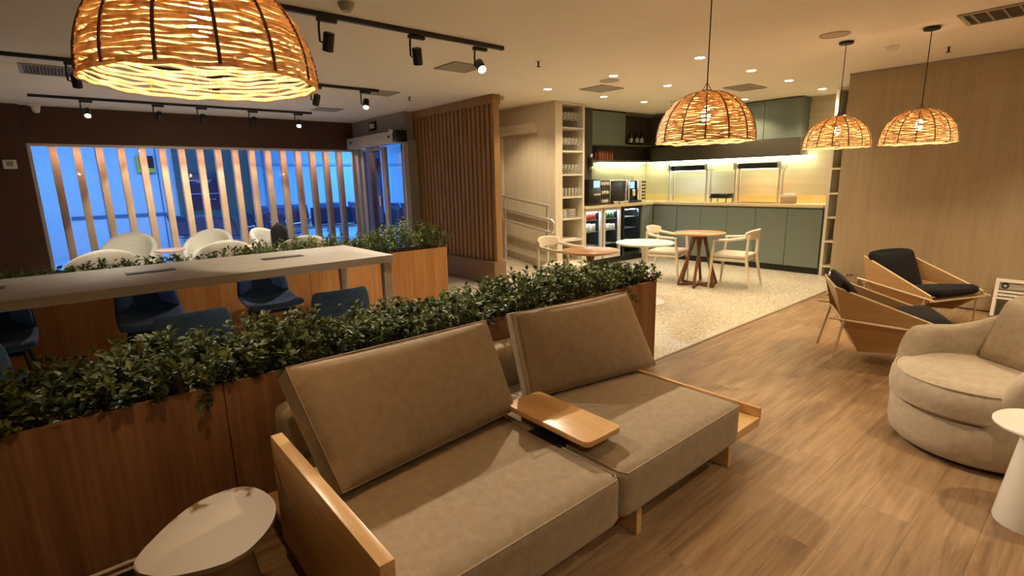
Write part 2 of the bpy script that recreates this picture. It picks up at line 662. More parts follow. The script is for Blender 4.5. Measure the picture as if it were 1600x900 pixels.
M_vent = mat('vent_grey', (0.36, 0.33, 0.28), 0.6)
M_ventd = mat('vent_dark', (0.05, 0.045, 0.04), 0.8)
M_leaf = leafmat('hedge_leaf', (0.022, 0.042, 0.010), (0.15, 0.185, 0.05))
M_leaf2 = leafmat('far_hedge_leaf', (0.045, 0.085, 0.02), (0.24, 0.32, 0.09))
M_stem = mat('stem', (0.09, 0.075, 0.03), 0.8)
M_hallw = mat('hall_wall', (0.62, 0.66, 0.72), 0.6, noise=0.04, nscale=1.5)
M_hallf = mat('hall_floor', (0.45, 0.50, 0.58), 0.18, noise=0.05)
M_halld = mat('hall_dark_wall', (0.075, 0.12, 0.12), 0.5)
M_hline = mat('hall_joint', (0.10, 0.16, 0.30), 0.7)
M_hlamp = emat('hall_lamp_glow', (0.35, 0.62, 1.0), 9.0)
M_poster = mat('poster_navy', (0.01, 0.014, 0.06), 0.4)
M_pline = mat('poster_print', (0.5, 0.55, 0.7), 0.5)
M_seat = mat('seat_navy', (0.02, 0.03, 0.10), 0.5)
M_postw = wood('slat_post_wood', (0.42, 0.25, 0.15), (0.56, 0.37, 0.24), 'z', 0.5, fine=60, long_=2)
M_red = mat('can_red', (0.45, 0.05, 0.03), 0.35)
M_cgreen = mat('can_green', (0.06, 0.16, 0.07), 0.35)
M_orange = mat('orange_bottle', (0.36, 0.11, 0.04), 0.3)
M_bottle = mat('dark_bottle_glass', (0.008, 0.010, 0.008), 0.12)
M_paper = mat('paper_label', (0.75, 0.72, 0.66), 0.7)
M_screen = emat('screen_blue_glow', (0.25, 0.38, 0.8), 0.8)
M_coolled = emat('cooler_led_glow', (0.7, 0.82, 1.0), 30.0)
M_exit = mat('exit_face', (0.55, 0.55, 0.48), 0.5)
M_yellow = mat('sign_yellow', (0.75, 0.55, 0.05), 0.5)


def spot(name, loc, target, energy, angle=80, blend=0.4, radius=0.035, color=WARM, parent=None):
    l = bpy.data.lights.new(name, 'SPOT')
    l.energy = energy
    l.spot_size = math.radians(angle)
    l.spot_blend = blend
    l.shadow_soft_size = radius
    l.color = color
    o = bpy.data.objects.new(name, l)
    COL.objects.link(o)
    o.location = loc
    d = Vector(target) - Vector(loc)
    o.rotation_euler = d.to_track_quat('-Z', 'Y').to_euler()
    return o


def area(name, loc, rot, sx, sy, energy, color):
    l = bpy.data.lights.new(name, 'AREA')
    l.shape = 'RECTANGLE'
    l.size, l.size_y = sx, sy
    l.energy = energy
    l.color = color
    o = bpy.data.objects.new(name, l)
    COL.objects.link(o)
    o.location = loc
    o.rotation_euler = rot
    return o


# ------------------------------------------------------------------ structure
def s_floor():
    f = structure('floor', M_sub, MB().box(-2.6, 7.42, -3.2, 2.36, -0.06, -0.004))
    pw, pl = 0.20, 1.24
    base = None
    j = 0
    y = -3.2
    while y < 2.35:
        y1 = min(y + pw, 2.352)
        x = -2.6 - ((j * 0.47) % pl)
        while x < 7.42:
            a, b = max(x, -2.6), min(x + pl, 7.42)
            if b - a > 0.05:
                o = MB().box(a + .0004, b - .0004, y + .0004, y1 - .0004, -0.006, 0.0).obj('plank', M_floor, f, smooth=0)
            x += pl
        y += pw
        j += 1
    t = structure('floor', M_terr, MB().box(-2.6, 9.2, 2.36, 10.0, -0.06, 0.0))
    structure('trim_1', mat('floor_trim', (0.16, 0.10, 0.05), 0.5), MB().box(3.5, 7.42, 2.348, 2.372, -0.01, 0.004))
    # ramp beside the slatted partition
    mb = MB()
    y0, y1, s = 5.48, 8.0, 0.119
    mb.hexa([(4.78, y0, -0.05), (5.8, y0, -0.05), (5.8, y1, -0.05), (4.78, y1, -0.05), (4.78, y0, 0.0), (5.8, y0, 0.0), (5.8, y1, (y1 - y0) * s), (4.78, y1, (y1 - y0) * s)])
    structure('trim_2', M_terr, mb)


s_floor()
structure('ceiling', M_ceil, MB().box(-2.7, 9.3, -3.3, 10.2, CEIL, CEIL + 0.1))
structure('wall_front', M_beige, MB().box(-2.7, 7.6, -3.3, -3.2, 0, CEIL))
structure('wall_left', M_brown, MB().box(-2.7, -2.6, -3.2, 10.2, 0, CEIL))
# wall with the picture window
structure('wall_window', M_brown, MB().box(-0.33, 4.47, 10.03, 10.2, 2.15, CEIL))
structure('wall_pilaster', M_brown, MB().box(-2.6, -0.33, 9.93, 10.2, 0, CEIL))
structure('wall_door', M_grey, MB().box(4.45, 4.62, 7.98, 10.2, 2.18, CEIL).box(4.45, 4.62, 7.90, 8.02, 0, 2.2))
# beige wall with sliding door, kitchen walls
structure('wall_beige', M_beige, MB().box(5.80, 5.86, 5.78, 8.1, 0, CEIL))
structure('wall_leak_stop', M_beige, MB().box(4.66, 5.9, 8.0, 8.1, 0, CEIL))  # unseen wall added to stop hall light leaking in past the partition
structure('wall_kitchen_side', M_splash, MB().box(5.86, 9.2, 6.40, 6.5, 0, CEIL))
structure('wall_kitchen_back', M_splash, MB().box(9.0, 9.1, 2.0, 6.4, 0, CEIL))
structure('wall_taupe', M_taupe, MB().box(7.37, 7.5, -3.2, 2.36, 0, CEIL))
structure('wall_shelf_side', M_taupe, MB().box(7.5, 9.1, 1.9, 2.0, 0, CEIL))
structure('baseboard_taupe', M_kick, MB().box(7.362, 7.372, -3.2, 2.36, 0.0, 0.012))
structure('trim_3', M_grey, MB().box(7.355, 7.372, -3.2, 2.36, CEIL - 0.02, CEIL))


# ------------------------------------------------------------------ window, door, hall beyond
def s_window():
    w = bpy.data.objects.new('window_1', None)
    COL.objects.link(w)
    w['kind'] = 'structure'
    x0, x1, z1, y = -0.33, 4.45, 2.15, 10.05
    MB().box(x0, x1, y - .03, y + .03, z1 - .035, z1).obj('frame_head', M_alu, w)
    MB().box(x0, x1, y - .03, y + .03, 0.0, 0.05).obj('frame_sill', M_alu, w)
    MB().box(x0, x0 + .04, y - .03, y + .03, 0.05, z1 - .035).obj('frame_stile', M_alu, w)
    MB().box(x1 - .05, x1, y - .03, y + .03, 0.05, z1 - .035).obj('frame_stile', M_alu, w)
    xs = [x0 + .04, 1.22, 2.80, x1 - .05]
    for a, b in zip(xs[:-1], xs[1:]):
        MB().box(a + .002, b - .002, y - .005, y + .005, 0.05, z1 - .035).obj('glass_pane', M_glass, w, smooth=0)
    t = thing('slat_screen', 'row of upright timber posts standing just outside the picture window', 'screen', (2.1, 10.42, 0))
    area('window_head_light', (2.06, 10.15, 2.145), (math.radians(12), 0, 0), 4.5, .03, 6.0, (1.0, .64, .50))
    structure('trim_6', emat('head_strip_glow', (1.0, .72, .52), 3.0), MB().box(-.2, 4.35, 10.12, 10.18, 2.148, 2.154))
    for k in range(17):
        x = (-0.064 + 0.2686 * k) * 1.0135
        MB().box(x - .047, x + .047, 10.36, 10.50, 0, 2.6, bev=.006).obj('slat', M_postw, t, world=True)


s_window()


def s_door():
    d = bpy.data.objects.new('door_1', None)
    COL.objects.link(d)
    d['kind'] = 'structure'
    X = 4.50
    MB().box(4.44, 4.56, 9.86, 10.02, 0, 2.16, bev=.004).obj('fixed_stile', M_alu, d)
    for a, b in ((9.80, 9.69), (8.92, 8.79)):
        MB().box(X - .03, X + .03, b, a, 0, 2.14, bev=.004).obj('leaf_stile', M_alu, d)
    MB().box(X - .03, X + .03, 8.92, 9.69, 2.09, 2.14).obj('leaf_rail', M_alu, d)
    MB().box(X - .03, X + .03, 8.92, 9.69, 0.0, 0.09).obj('leaf_rail', M_alu, d)
    MB().box(X - .005, X + .005, 8.92, 9.69, 0.09, 2.09).obj('glass_pane', M_dglass, d, smooth=0)
    MB().box(X + .05, X + .06, 8.04, 8.79, 0.05, 2.12).obj('glass_pane', M_glass, d, smooth=0)
    MB().box(4.44, 4.54, 8.02, 8.08, 0, 2.18, bev=.004).obj('jamb', M_alu, d)
    MB().box(X - .012, X - .006, 9.10, 9.17, 1.08, 1.26).obj('notice', M_paper, d, label='small white notice on the glass')
    h = thing('door_operator', 'long white operator box above the sliding glass door', 'door operator', (4.36, 8.95, 2.15))
    MB().box(4.27, 4.449, 7.99, 9.93, 2.15, 2.345, bev=.006).obj('housing', mat('operator_white', (0.60, 0.57, 0.52), 0.4), h, world=True)
    MB().box(4.262, 4.452, 7.90, 8.06, 2.165, 2.35, bev=.01).obj('end_cap', M_blackp, h, world=True)
    MB().lathe([(0, 0), (.03, 0), (.03, .05), (0, .05)], 14, M=Matrix.Translation((4.22, 7.98, 2.33)) @ Matrix.Rotation(math.radians(-90), 4, 'Y')).obj('sensor', M_white, h, world=True)
    for yy in (9.75, 8.2):
        MB().box(4.262, 4.27, yy - .03, yy + .03, 2.24, 2.28).obj('sensor_window', M_blackp, h, world=True)
    e = thing('exit_sign', 'small framed dark sign on the grey wall over the glass door', 'sign', (4.44, 9.1, 2.47))
    MB().box(4.425, 4.449, 8.98, 9.26, 2.44, 2.60, bev=.004).obj('frame', M_blackp, e, world=True)
    MB().box(4.42, 4.4255, 9.03, 9.21, 2.48, 2.56).obj('face', M_exit, e, world=True)


s_door()


def airport_row(x, y, rotz, n, label):
    t = thing('airport_bench', label, 'bench', (x, y, 0), rotz)
    w = 0.58
    L = n * w
    MB().box(-L / 2, L / 2, -.03, .03, .32, .38).obj('beam', M_steel, t)
    for s in (-1, 1):
        xx = s * (L / 2 - .4)
        MB().tube([(xx, -.32, .02), (xx, -.1, .10), (xx, 0, .33), (xx, .1, .10), (xx, .32, .02)], .025, 8).obj('leg', M_steel, t)
    for k in range(n):
        cx = -L / 2 + w * (k + .5)
        mb = MB()
        mb.grid([[(cx + (i / 4 - .5) * .5, -.26 + .5 * j / 6, .42 + .03 * (1 - math.sin(math.pi * j / 6)) - .02 * j / 6) for i in range(5)] for j in range(7)])
        o = mb.obj('seat', M_seat, t)
        o.modifiers.new('thick', 'SOLIDIFY').thickness = .02
        mb = MB()
        mb.grid([[(cx + (i / 4 - .5) * .5, .24 + .14 * j / 5, .46 + .44 * j / 5) for i in range(5)] for j in range(6)])
        o = mb.obj('backrest', M_seat, t)
        o.modifiers.new('thick', 'SOLIDIFY').thickness = .02
    for k in range(n + 1):
        cx = -L / 2 + w * k
        MB().tube([(cx, .22, .38), (cx, .20, .62), (cx, -.20, .64), (cx, -.24, .58)], .018, 6).obj('armrest', M_steel, t)
    return t


def s_hall():
    structure('floor', M_hallf, MB().box(-9, 16, 10.03, 22, -0.06, 0.0))
    structure('ceiling', M_hallw, MB().box(-9, 16, 10.2, 22, 3.4, 3.5))
    structure('wall_hall_left', M_hallw, MB().box(-9, 2.05, 15.0, 15.2, 0, 3.4))
    structure('wall_hall_column', M_halld, MB().box(2.05, 3.78, 14.87, 16.0, 0, 3.4))
    structure('wall_hall_back', M_hallw, MB().box(3.78, 16, 20.0, 20.2, 0, 3.4))
    structure('wall_hall_side', M_hallw, MB().box(-9.2, -9, 10.1, 15.2, 0, 3.4).box(16, 16.2, 7.5, 20, 0, 3.4))
    structure('floor', M_hallf, MB().box(4.62, 16, 8.1, 10.03, -0.06, 0.0))
    structure('wall_hall_near', M_hallw, MB().box(5.9, 16, 8.1, 8.2, 0, 3.4).box(4.62, 16.0, 8.1, 10.2, 3.4, 3.5).box(-9, 5.0, 10.2, 10.3, 2.7, 3.4))
    # vertical door joints and rail on the white hall wall
    mb = MB()
    for x in (-1.35, -0.12, 0.62, 1.72):
        mb.box(x - .012, x + .012, 14.985, 15.0, 0, 2.45)
    mb.box(-1.4, 1.75, 14.985, 15.0, 2.43, 2.455)
    mb.box(0.0, 1.9, 14.97, 15.0, .86, .92)
    structure('trim_4', M_hline, mb)
    mb = MB()
    for k in range(10):
        mb.box(4.3 + k * 1.15, 4.34 + k * 1.15, 19.96, 20.0, 0, 3.4)
    mb.box(3.78, 16, 19.95, 20.0, 2.2, 2.28)
    structure('trim_5', mat('hall_mullion', (0.35, 0.42, 0.55), .5), mb)
    # lamps in the hall ceiling
    k = 0
    for (x, y, e) in ((-1.2, 12.6, .55), (1.0, 12.6, .55), (5.8, 15.5, 1.0), (8.6, 18.0, 1.5), (9.0, 13.5, 1.3), (3.4, 12.4, .3)):
        nm = ['far left', 'left', 'middle', 'far right', 'near right', 'nearest'][k]
        t = thing('ceiling_panel_light', 'bright cold panel light in the %s of the hall ceiling' % nm, 'ceiling light', (x, y, 3.38))
        MB().box(-.62, .62, -.17, .17, -.01, .02).obj('frame', M_white, t)
        MB().box(-.58, .58, -.13, .13, -.015, -.0105).obj('diffuser', M_hlamp, t)
        area('hall_light', (x, y, 3.355), (0, 0, 0), 1.16, .26, P_HALL * e, BLUE)
        k += 1
    p = thing('information_poster', 'dark navy information board on the dark hall column', 'poster', (2.62, 14.83, 1.0))
    MB().box(2.20, 3.05, 14.82, 14.85, .98, 1.85, bev=.004).obj('board', M_poster, p, world=True)
    mb = MB()
    for z, a, b in ((1.66, 2.3, 2.8), (1.62, 2.45, 2.75), (1.40, 2.55, 2.70), (1.34, 2.3, 2.95), (1.20, 2.55, 2.62), (1.20, 2.66, 2.73), (1.20, 2.77, 2.84)):
        mb.box(a, b, 14.815, 14.82, z - .008, z + .008)
    mb.obj('printed_lines', M_pline, p, world=True)
    s = thing('hanging_sign', 'yellow and black sign on the white hall wall', 'sign', (1.47, 14.9, 1.9))
    MB().box(1.32, 1.66, 14.93, 14.99, 1.86, 2.24).obj('panel', M_black, s, world=True)
    MB().box(1.32, 1.66, 14.92, 14.93, 1.86, 1.96).obj('yellow_band', M_yellow, s, world=True)
    MB().box(1.32, 1.38, 14.92, 14.93, 1.96, 2.24).obj('yellow_band', M_yellow, s, world=True)
    o = MB().box(5.02, 5.26, 10.55, 10.75, 0, 3.4).obj('reflection_post', M_slat)  # upright added to stand for the slat partition's reflection in the door glass
    tag(o, 'brown upright added in place of a reflection in the left glass door leaf', 'column')
    specs = [(2.35, 12.9, 2.2, 3, 'pale waiting bench just outside the window before the dark column'),
             (3.7, 13.2, 1.9, 3, 'waiting bench to the right of the dark column'),
             (4.6, 16.4, 0.0, 4, 'long waiting bench with dark backs behind the centre posts'),
             (5.2, 14.2, 2.8, 3, 'angled waiting bench right of centre in the hall'),
             (7.2, 16.8, 0.0, 4, 'long waiting bench near the right window edge'),
             (8.0, 13.6, 1.7, 4, 'waiting bench seen through the open glass door'),
             (6.2, 12.4, 2.0, 3, 'nearest waiting bench beyond the glass door')]
    for x, y, r, n, lb in specs:
        airport_row(x, y, r, n, lb)


s_hall()


# ------------------------------------------------------------------ slatted partition
def s_partition():
    t = thing('slat_partition', 'tall brown partition of upright wooden slats beside the glass door', 'partition', (4.7, 7.1, 0))
    MB().box(4.665, 4.735, 5.84, 8.44, .34, 2.56).obj('backing_panel', M_slatdark, t, world=True)
    MB().box(4.61, 4.76, 5.81, 8.46, 2.54, 2.66, bev=.004).obj('header_beam', M_slat, t, world=True)
    MB().box(4.55, 4.77, 5.78, 8.46, 0.0, .34, bev=.004).obj('plinth', M_plinth, t, world=True)
    n = 25
    for k in range(n):
        y = 5.83 + (8.42 - 5.83) * k / (n - 1)
        MB().box(4.632, 4.665, y - .012, y + .062, .34, 2.54, bev=.003, seg=1).obj('slat', M_slat, t, world=True)
    MB().box(4.63, 4.745, 5.825, 5.84, .34, 2.54).obj('end_panel', M_slat, t, world=True)


s_partition()


# ------------------------------------------------------------------ beige wall: sliding door and handrail
def s_sliding():
    d = bpy.data.objects.new('door_2', None)
    COL.objects.link(d)
    d['kind'] = 'structure'
    MB().box(5.70, 5.80, 6.17, 7.9, 2.225, 2.37, bev=.003).obj('track_box', M_beige, d)
    MB().box(5.745, 5.795, 7.01, 7.9, .20, 2.22, bev=.003).obj('door_leaf', M_beige, d)
    MB().box(5.788, 5.803, 5.80, 7.0, .05, .075).obj('skirting_line', M_kick, d)
    h = thing('handrail', 'stainless double handrail along the ramp in front of the beige wall', 'handrail', (5.66, 6.3, 0.1))
    X = 5.66

    def zr(y):
        return 0.125 * (y - 5.76)
    MB().tube([(X, 5.76, 1.09), (X, 6.9, 1.235)], .021, 10).obj('top_rail', M_steel, h, world=True)
    pts = []
    a, b = 5.63, 7.09
    zt0, zt1, zb0, zb1 = .885, 1.06, .69, .87
    R = .07
    for k in range(9):
        th = math.pi / 2 + math.pi / 2 * k / 8 * 1
        pts.append((X - .05, a + R + R * math.cos(th), zt0 - R + R * math.sin(th)))
    for k in range(9):
        th = math.pi + math.pi / 2 * k / 8
        pts.append((X - .05, a + R + R * math.cos(th), zb0 + R + R * math.sin(th)))
    for k in range(9):
        th = -math.pi / 2 + math.pi / 2 * k / 8
        pts.append((X - .05, b - R + R * math.cos(th), zb1 + R + R * math.sin(th)))
    for k in range(9):
        th = math.pi / 2 * k / 8
        pts.append((X - .05, b - R + R * math.cos(th), zt1 - R + R * math.sin(th)))
    MB().tube(pts, .019, 10, closed=True).obj('loop_rail', M_steel, h, world=True)
    MB().tube([(X, 5.80, .225), (X, 6.84, .345)], .016, 8).obj('bottom_rail', M_steel, h, world=True)
    for y in (5.82, 6.86):
        zb = (y - 5.48) * .119
        mb = MB()
        mb.tube([(X, y, zb), (X, y, zb + 1.05 if y > 6 else 1.09)], .024, 10)
        mb.lathe([(0, 0), (.05, 0), (.05, .012), (0, .012)], 14, (X, y, zb))
        p = mb.obj('post', M_steel, h, world=True)


s_sliding()


# ------------------------------------------------------------------ glasses, plates prototypes
def stem_glass(h=.19, r=.036):
    t = MB()
    t.lathe([(0, 0), (r * .9, 0.002), (r * .9, .004), (.005, .010), (.004, h * .45), (r * .6, h * .52), (r, h * .72), (r * .8, h), (r * .76, h), (r * .95, h * .72), (r * .5, h * .54), (0, h * .49)], 12)
    return t


def tumbler(h=.12, r=.034):
    return MB().lathe([(0, 0), (r * .85, 0), (r, h), (r * .94, h), (r * .8, .012), (0, .012)], 12)


SHELF_Z = [0.16, 0.527, 0.877, 1.222, 1.574, 1.935, 2.289]


def s_shelf():
    t = thing('glass_shelf', 'tall pale open shelf tower holding glasses at the corner of the beige wall', 'shelf', (6.15, 5.95, 0))
    y0, y1 = 5.78, 6.38
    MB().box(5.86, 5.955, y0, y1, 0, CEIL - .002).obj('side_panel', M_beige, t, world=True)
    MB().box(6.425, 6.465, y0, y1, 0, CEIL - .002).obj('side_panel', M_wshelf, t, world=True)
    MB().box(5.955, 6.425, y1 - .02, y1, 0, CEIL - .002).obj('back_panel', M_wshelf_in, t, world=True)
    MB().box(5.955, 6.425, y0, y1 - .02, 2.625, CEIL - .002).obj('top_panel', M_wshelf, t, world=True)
    for z in SHELF_Z:
        MB().box(5.955, 6.425, y0 + .003, y1 - .02, z - .025, z).obj('shelf_board', M_wshelf, t, world=True)
    protos = {}
    ORD = ['first', 'second', 'third', 'fourth', 'fifth', 'sixth', 'seventh']

    def put(kind, mk, xs, ys, z, label, cat, grp, m):
        for iy, yy in enumerate(ys):
            for ix, xx in enumerate(xs):
                label = '%s, %s from the left%s' % (label.split(', ')[0], ORD[ix], '' if len(ys) == 1 else (' in the front row' if iy == 0 else ' in the back row'))
                if kind not in protos:
                    o = mk().obj(kind, m, None)
                    tag(o, label, cat, grp)
                    protos[kind] = o
                    o.location = (xx, yy, z)
                else:
                    o = protos[kind].copy()
                    COL.objects.link(o)
                    o.location = (xx, yy, z)
                    o['label'] = label
                    o['group'] = grp
    xs = [5.995 + .077 * k for k in range(6)]
    put('wine_glass', lambda: stem_glass(.235, .038), xs, (5.86, 5.96), 2.289, 'tall wine glass on the topmost shelf board', 'glass', 'wine glasses on the topmost shelf board', M_cup)
    put('balloon_glass', lambda: stem_glass(.20, .040), xs, (5.85, 5.95), 1.935, 'round stemmed glass on the second shelf board', 'glass', 'balloon glasses on the second shelf board', M_cup)
    put('dessert_glass', lambda: MB().lathe([(0, 0), (.030, 0), (.024, .02), (.010, .045), (.022, .07), (.034, .15), (.031, .15), (.02, .075), (0, .06)], 12), xs, (5.85,), 1.574, 'footed dessert glass on the third shelf board', 'glass', 'footed glasses on the third shelf board', M_cup)
    put('tumbler', lambda: tumbler(.135, .036), xs, (5.85,), 1.222, 'straight clear tumbler on the fourth shelf board', 'glass', 'tumblers on the middle shelf board', M_cup)
    plate = None
    for sx, nme in ((6.06, 'left'), (6.27, 'right')):
        for k in range(7):
            z = .877 + k * .020
            if plate is None:
                plate = MB().lathe([(0, 0), (.06, 0), (.10, .016), (.098, .019), (.06, .006), (0, .006)], 20).obj('plate', M_ceram)
                tag(plate, 'x', 'plate')
                o = plate
            else:
                o = plate.copy()
                COL.objects.link(o)
            o.location = (sx, 5.92, z)
            o['label'] = 'white plate in the %s stack on the glass shelf, %s from the bottom' % (nme, ORD[k])
            o['group'] = 'plates in the %s stack' % nme
    tr = MB().box(5.99, 6.33, 5.82, 6.1, .527, .545, bev=.006).obj('serving_tray', M_ceram)
    tag(tr, 'flat white tray on the board below the plate stacks', 'tray')


s_shelf()


# ------------------------------------------------------------------ kitchen
def s_kitchen():
    # base cabinets along the back wall
    edges = [5.775, 5.277, 4.804, 4.326, 3.844, 3.358, 2.863]
    nm = ['leftmost, in the corner', 'second from the left', 'third from the left', 'fourth from the left', 'second from the right', 'rightmost, at the counter end']
    for k in range(6):
        y1, y0 = edges[k], edges[k + 1]
        t = thing('base_cabinet', 'sage green base cabinet under the buffet counter, %s' % nm[k], 'cabinet', (8.7, (y0 + y1) / 2, 0))
        MB().box(8.43, 8.99, y0 + .001, y1 - .001, .10, 1.0).obj('carcass', M_green, t, world=True)
        MB().box(8.41, 8.43, y0 + .003, y1 - .003, .105, .975, bev=.002, seg=1).obj('door', M_green, t, world=True)
        MB().box(8.47, 8.99, y0 + .001, y1 - .001, 0, .10).obj('plinth', M_kick, t, world=True)
    # worktop, one L-shaped continuous top with its upstand
    t = thing('worktop', 'pale wood L-shaped worktop running round the kitchen corner', 'worktop', (8.6, 5.6, 1.0))
    MB().prism([(6.47, 5.76), (8.39, 5.76), (8.39, 2.86), (8.995, 2.86), (8.995, 6.395), (6.47, 6.395)], 1.002, 1.045, .003, 1).obj('top', M_counter, t, world=True)
    MB().box(8.97, 8.998, 2.86, 6.37, 1.045, 1.17).obj('upstand', M_upst, t, world=True)
    MB().box(7.44, 8.97, 6.37, 6.398, 1.045, 1.17).obj('upstand', M_upst, t, world=True)
    # side run: filler panels and cool cabinets
    o = MB().box(8.06, 8.40, 5.78, 6.39, 0.10, 1.0).obj('corner_panel', M_green)
    tag(o, 'sage green corner panel between the coolers and the buffet cabinets', 'panel')
    o = MB().box(6.47, 8.42, 5.86, 6.38, 0.0, .10).obj('plinth_board', M_kick)
    tag(o, 'black kick board under the drink coolers', 'plinth')
    specs = [(6.49, 6.955, 'silver framed drinks cooler with red cans, next to the glass shelf', 0),
             (6.99, 7.46, 'silver framed drinks cooler with green cans, in the middle', 1),
             (7.52, 8.03, 'dark drinks cooler with blue light, nearest the corner', 2)]
    for x0, x1, lb, kind in specs:
        t = thing('drinks_cooler', lb, 'cooler', ((x0 + x1) / 2, 6.0, .1))
        mb = MB()
        y0, y1, z0, z1 = 5.84, 6.38, .10, .995
        mb.box(x0, x0 + .03, y0, y1, z0, z1).box(x1 - .03, x1, y0, y1, z0, z1).box(x0 + .03, x1 - .03, y1 - .03, y1, z0, z1).box(x0 + .03, x1 - .03, y0, y1 - .03, z0, z0 + .06).box(x0 + .03, x1 - .03, y0, y1 - .03, z1 - .05, z1)
        mb.obj('body', M_blackp, t, world=True)
        fm = M_alu if kind < 2 else M_blackp
        d = MB().box(x0, x0 + .05, 5.795, 5.838, z0 + .02, z1, bev=.003).box(x1 - .05, x1, 5.795, 5.838, z0 + .02, z1, bev=.003).box(x0 + .05, x1 - .05, 5.795, 5.838, z1 - .05, z1, bev=.003).box(x0 + .05, x1 - .05, 5.795, 5.838, z0 + .02, z0 + .07, bev=.003).obj('door', fm, t, world=True)
        MB().box(x0 + .05, x1 - .05, 5.81, 5.82, z0 + .07, z1 - .05).obj('glass', M_fglass, d, world=True)
        for zz in (.36, .60, .80):
            MB().box(x0 + .035, x1 - .035, 5.86, 6.33, zz - .006, zz).obj('wire_shelf', M_steel, t, world=True)
        MB().box(x0 + .06, x1 - .06, 5.87, 5.89, z1 - .066, z1 - .052).obj('led_strip', M_coolled, t, world=True)
        for zz in (z1 - .07, .78, .58):
            area('cooler_lamp', ((x0 + x1) / 2, 5.875, zz), (math.radians(25), 0, 0), x1 - x0 - .12, .015, 0.3 if kind < 2 else .2, (.85, .9, 1.0) if kind < 2 else (.3, .45, 1.0))
    # drinks inside

    def cans(xs, z, h, r, m, label, grp, nm, lm=None):
        p = None
        for iy, yy in enumerate((5.90, 6.0)):
            for ix, x in enumerate(xs):
                lab = '%s, %s from the left%s' % (label, ['first', 'second', 'third', 'fourth', 'fifth'][ix], ' in front' if iy == 0 else ' behind')
                if p is None:
                    p = MB().lathe([(0, 0), (r * .85, 0), (r, .008), (r, h - .012), (r * .8, h), (0, h)], 12).obj(nm, m)
                    tag(p, lab, 'drink', grp)
                    p.location = (x, yy, z)
                else:
                    o = p.copy()
                    COL.objects.link(o)
                    o['label'] = lab
                    o.location = (x, yy, z)
    cans([6.555 + .075 * k for k in range(5)], .801, .115, .031, M_red, 'red can on the top shelf of the left cooler', 'red cans in the left cooler', 'drink_can')
    cans([6.60 + .08 * k for k in range(4)], .601, .13, .034, M_paper, 'white cup on the middle shelf of the left cooler', 'white cups in the left cooler', 'yogurt_cup')
    cans([7.06 + .075 * k for k in range(5)], .801, .115, .031, M_cgreen, 'green can on the top shelf of the middle cooler', 'green cans in the middle cooler', 'drink_can')
    cans([7.10 + .09 * k for k in range(4)], .601, .10, .034, M_paper, 'white cup on the middle shelf of the middle cooler', 'white cups in the middle cooler', 'yogurt_cup')
    # uppers on the side wall
    o = MB().box(6.47, 6.955, 6.05, 6.39, 1.05, CEIL - .003).obj('tall_panel', M_dkgreen)
    tag(o, 'tall dark olive panel between the glass shelf and the wall cabinet', 'panel')
    t = thing('wall_cabinet', 'sage green wall cabinet on the left, beside the wine niche', 'cabinet', (7.4, 6.2, 2.07))
    MB().box(6.96, 7.865, 6.07, 6.39, 2.07, CEIL - .03).obj('carcass', M_green, t, world=True)
    MB().box(6.962, 7.863, 6.05, 6.069, 2.072, CEIL - .035, bev=.002, seg=1).obj('door', M_green, t, world=True)
    # niche for wine
    t = thing('wine_niche', 'dark open corner niche between the wall cabinets', 'shelf', (8.4, 6.2, 2.07))
    MB().box(7.868, 8.995, 6.375, 6.395, 2.07, CEIL - .01).obj('back_panel', M_dark, t, world=True)
    MB().box(8.975, 8.995, 5.08, 6.375, 2.07, CEIL - .01).obj('back_panel', M_dark, t, world=True)
    MB().prism([(7.868, 6.06), (8.69, 6.06), (8.69, 5.08), (8.975, 5.08), (8.975, 6.375), (7.868, 6.375)], 2.07, 2.095).obj('board', M_dark, t, world=True)
    MB().prism([(7.868, 6.06), (8.69, 6.06), (8.69, 5.08), (8.975, 5.08), (8.975, 6.375), (7.868, 6.375)], 2.61, CEIL - .005).obj('top_board', M_dark, t, world=True)
    bp = None
    for x, y, lb in ((8.225, 6.2, 'dark wine bottle in the corner niche, leftmost of the three'), (8.41, 6.2, 'dark wine bottle in the corner niche, middle one of the three'), (8.56, 6.2, 'dark wine bottle in the corner niche, rightmost of the three')):
        if bp is None:
            bp = thing('wine_bottle', lb, 'bottle', (x, y, 2.095))
            MB().lathe([(0, 0), (.036, 0), (.038, .01), (.038, .17), (.03, .20), (.014, .225), (.014, .285), (.016, .288), (.016, .30), (0, .30)], 16).obj('glass_body', M_bottle, bp)
            MB().lathe([(.0385, .05), (.0387, .052), (.0387, .125), (.0385, .127)], 16).obj('paper_label', M_paper, bp)
            tree = kids(bp)
        else:
            dup(bp, (x, y, 2.095), 0, lb, tree=tree)
    # uppers on the back wall
    ys = [5.06, 4.50, 3.941, 3.384]
    lbs = ['left one, partly behind the hanging lamp', 'middle one', 'right one at the free end']
    for k in range(3):
        t = thing('wall_cabinet', 'sage green wall cabinet above the buffet, %s' % lbs[k], 'cabinet', (8.85, (ys[k] + ys[k + 1]) / 2, 2.05))
        MB().box(8.70, 8.99, ys[k + 1] + .001, ys[k] - .001, 2.05, CEIL - .012).obj('carcass', M_green, t, world=True)
        MB().box(8.68, 8.699, ys[k + 1] + .003, ys[k] - .003, 2.052, CEIL - .02, bev=.002, seg=1).obj('door', M_green, t, world=True)
    # low dark open shelf under the cabinets with light strip
    t = thing('open_wall_shelf', 'long dark open shelf under the wall cabinets with a light strip below', 'shelf', (8.8, 5.2, 1.78))
    MB().prism([(6.96, 6.06), (8.69, 6.06), (8.69, 3.36), (8.985, 3.36), (8.985, 6.385), (6.96, 6.385)], 1.785, 1.812).obj('board', M_dark, t, world=True)
    MB().box(8.92, 8.94, 3.36, 6.36, 1.812, 2.05).obj('back_panel', M_dark, t, world=True)
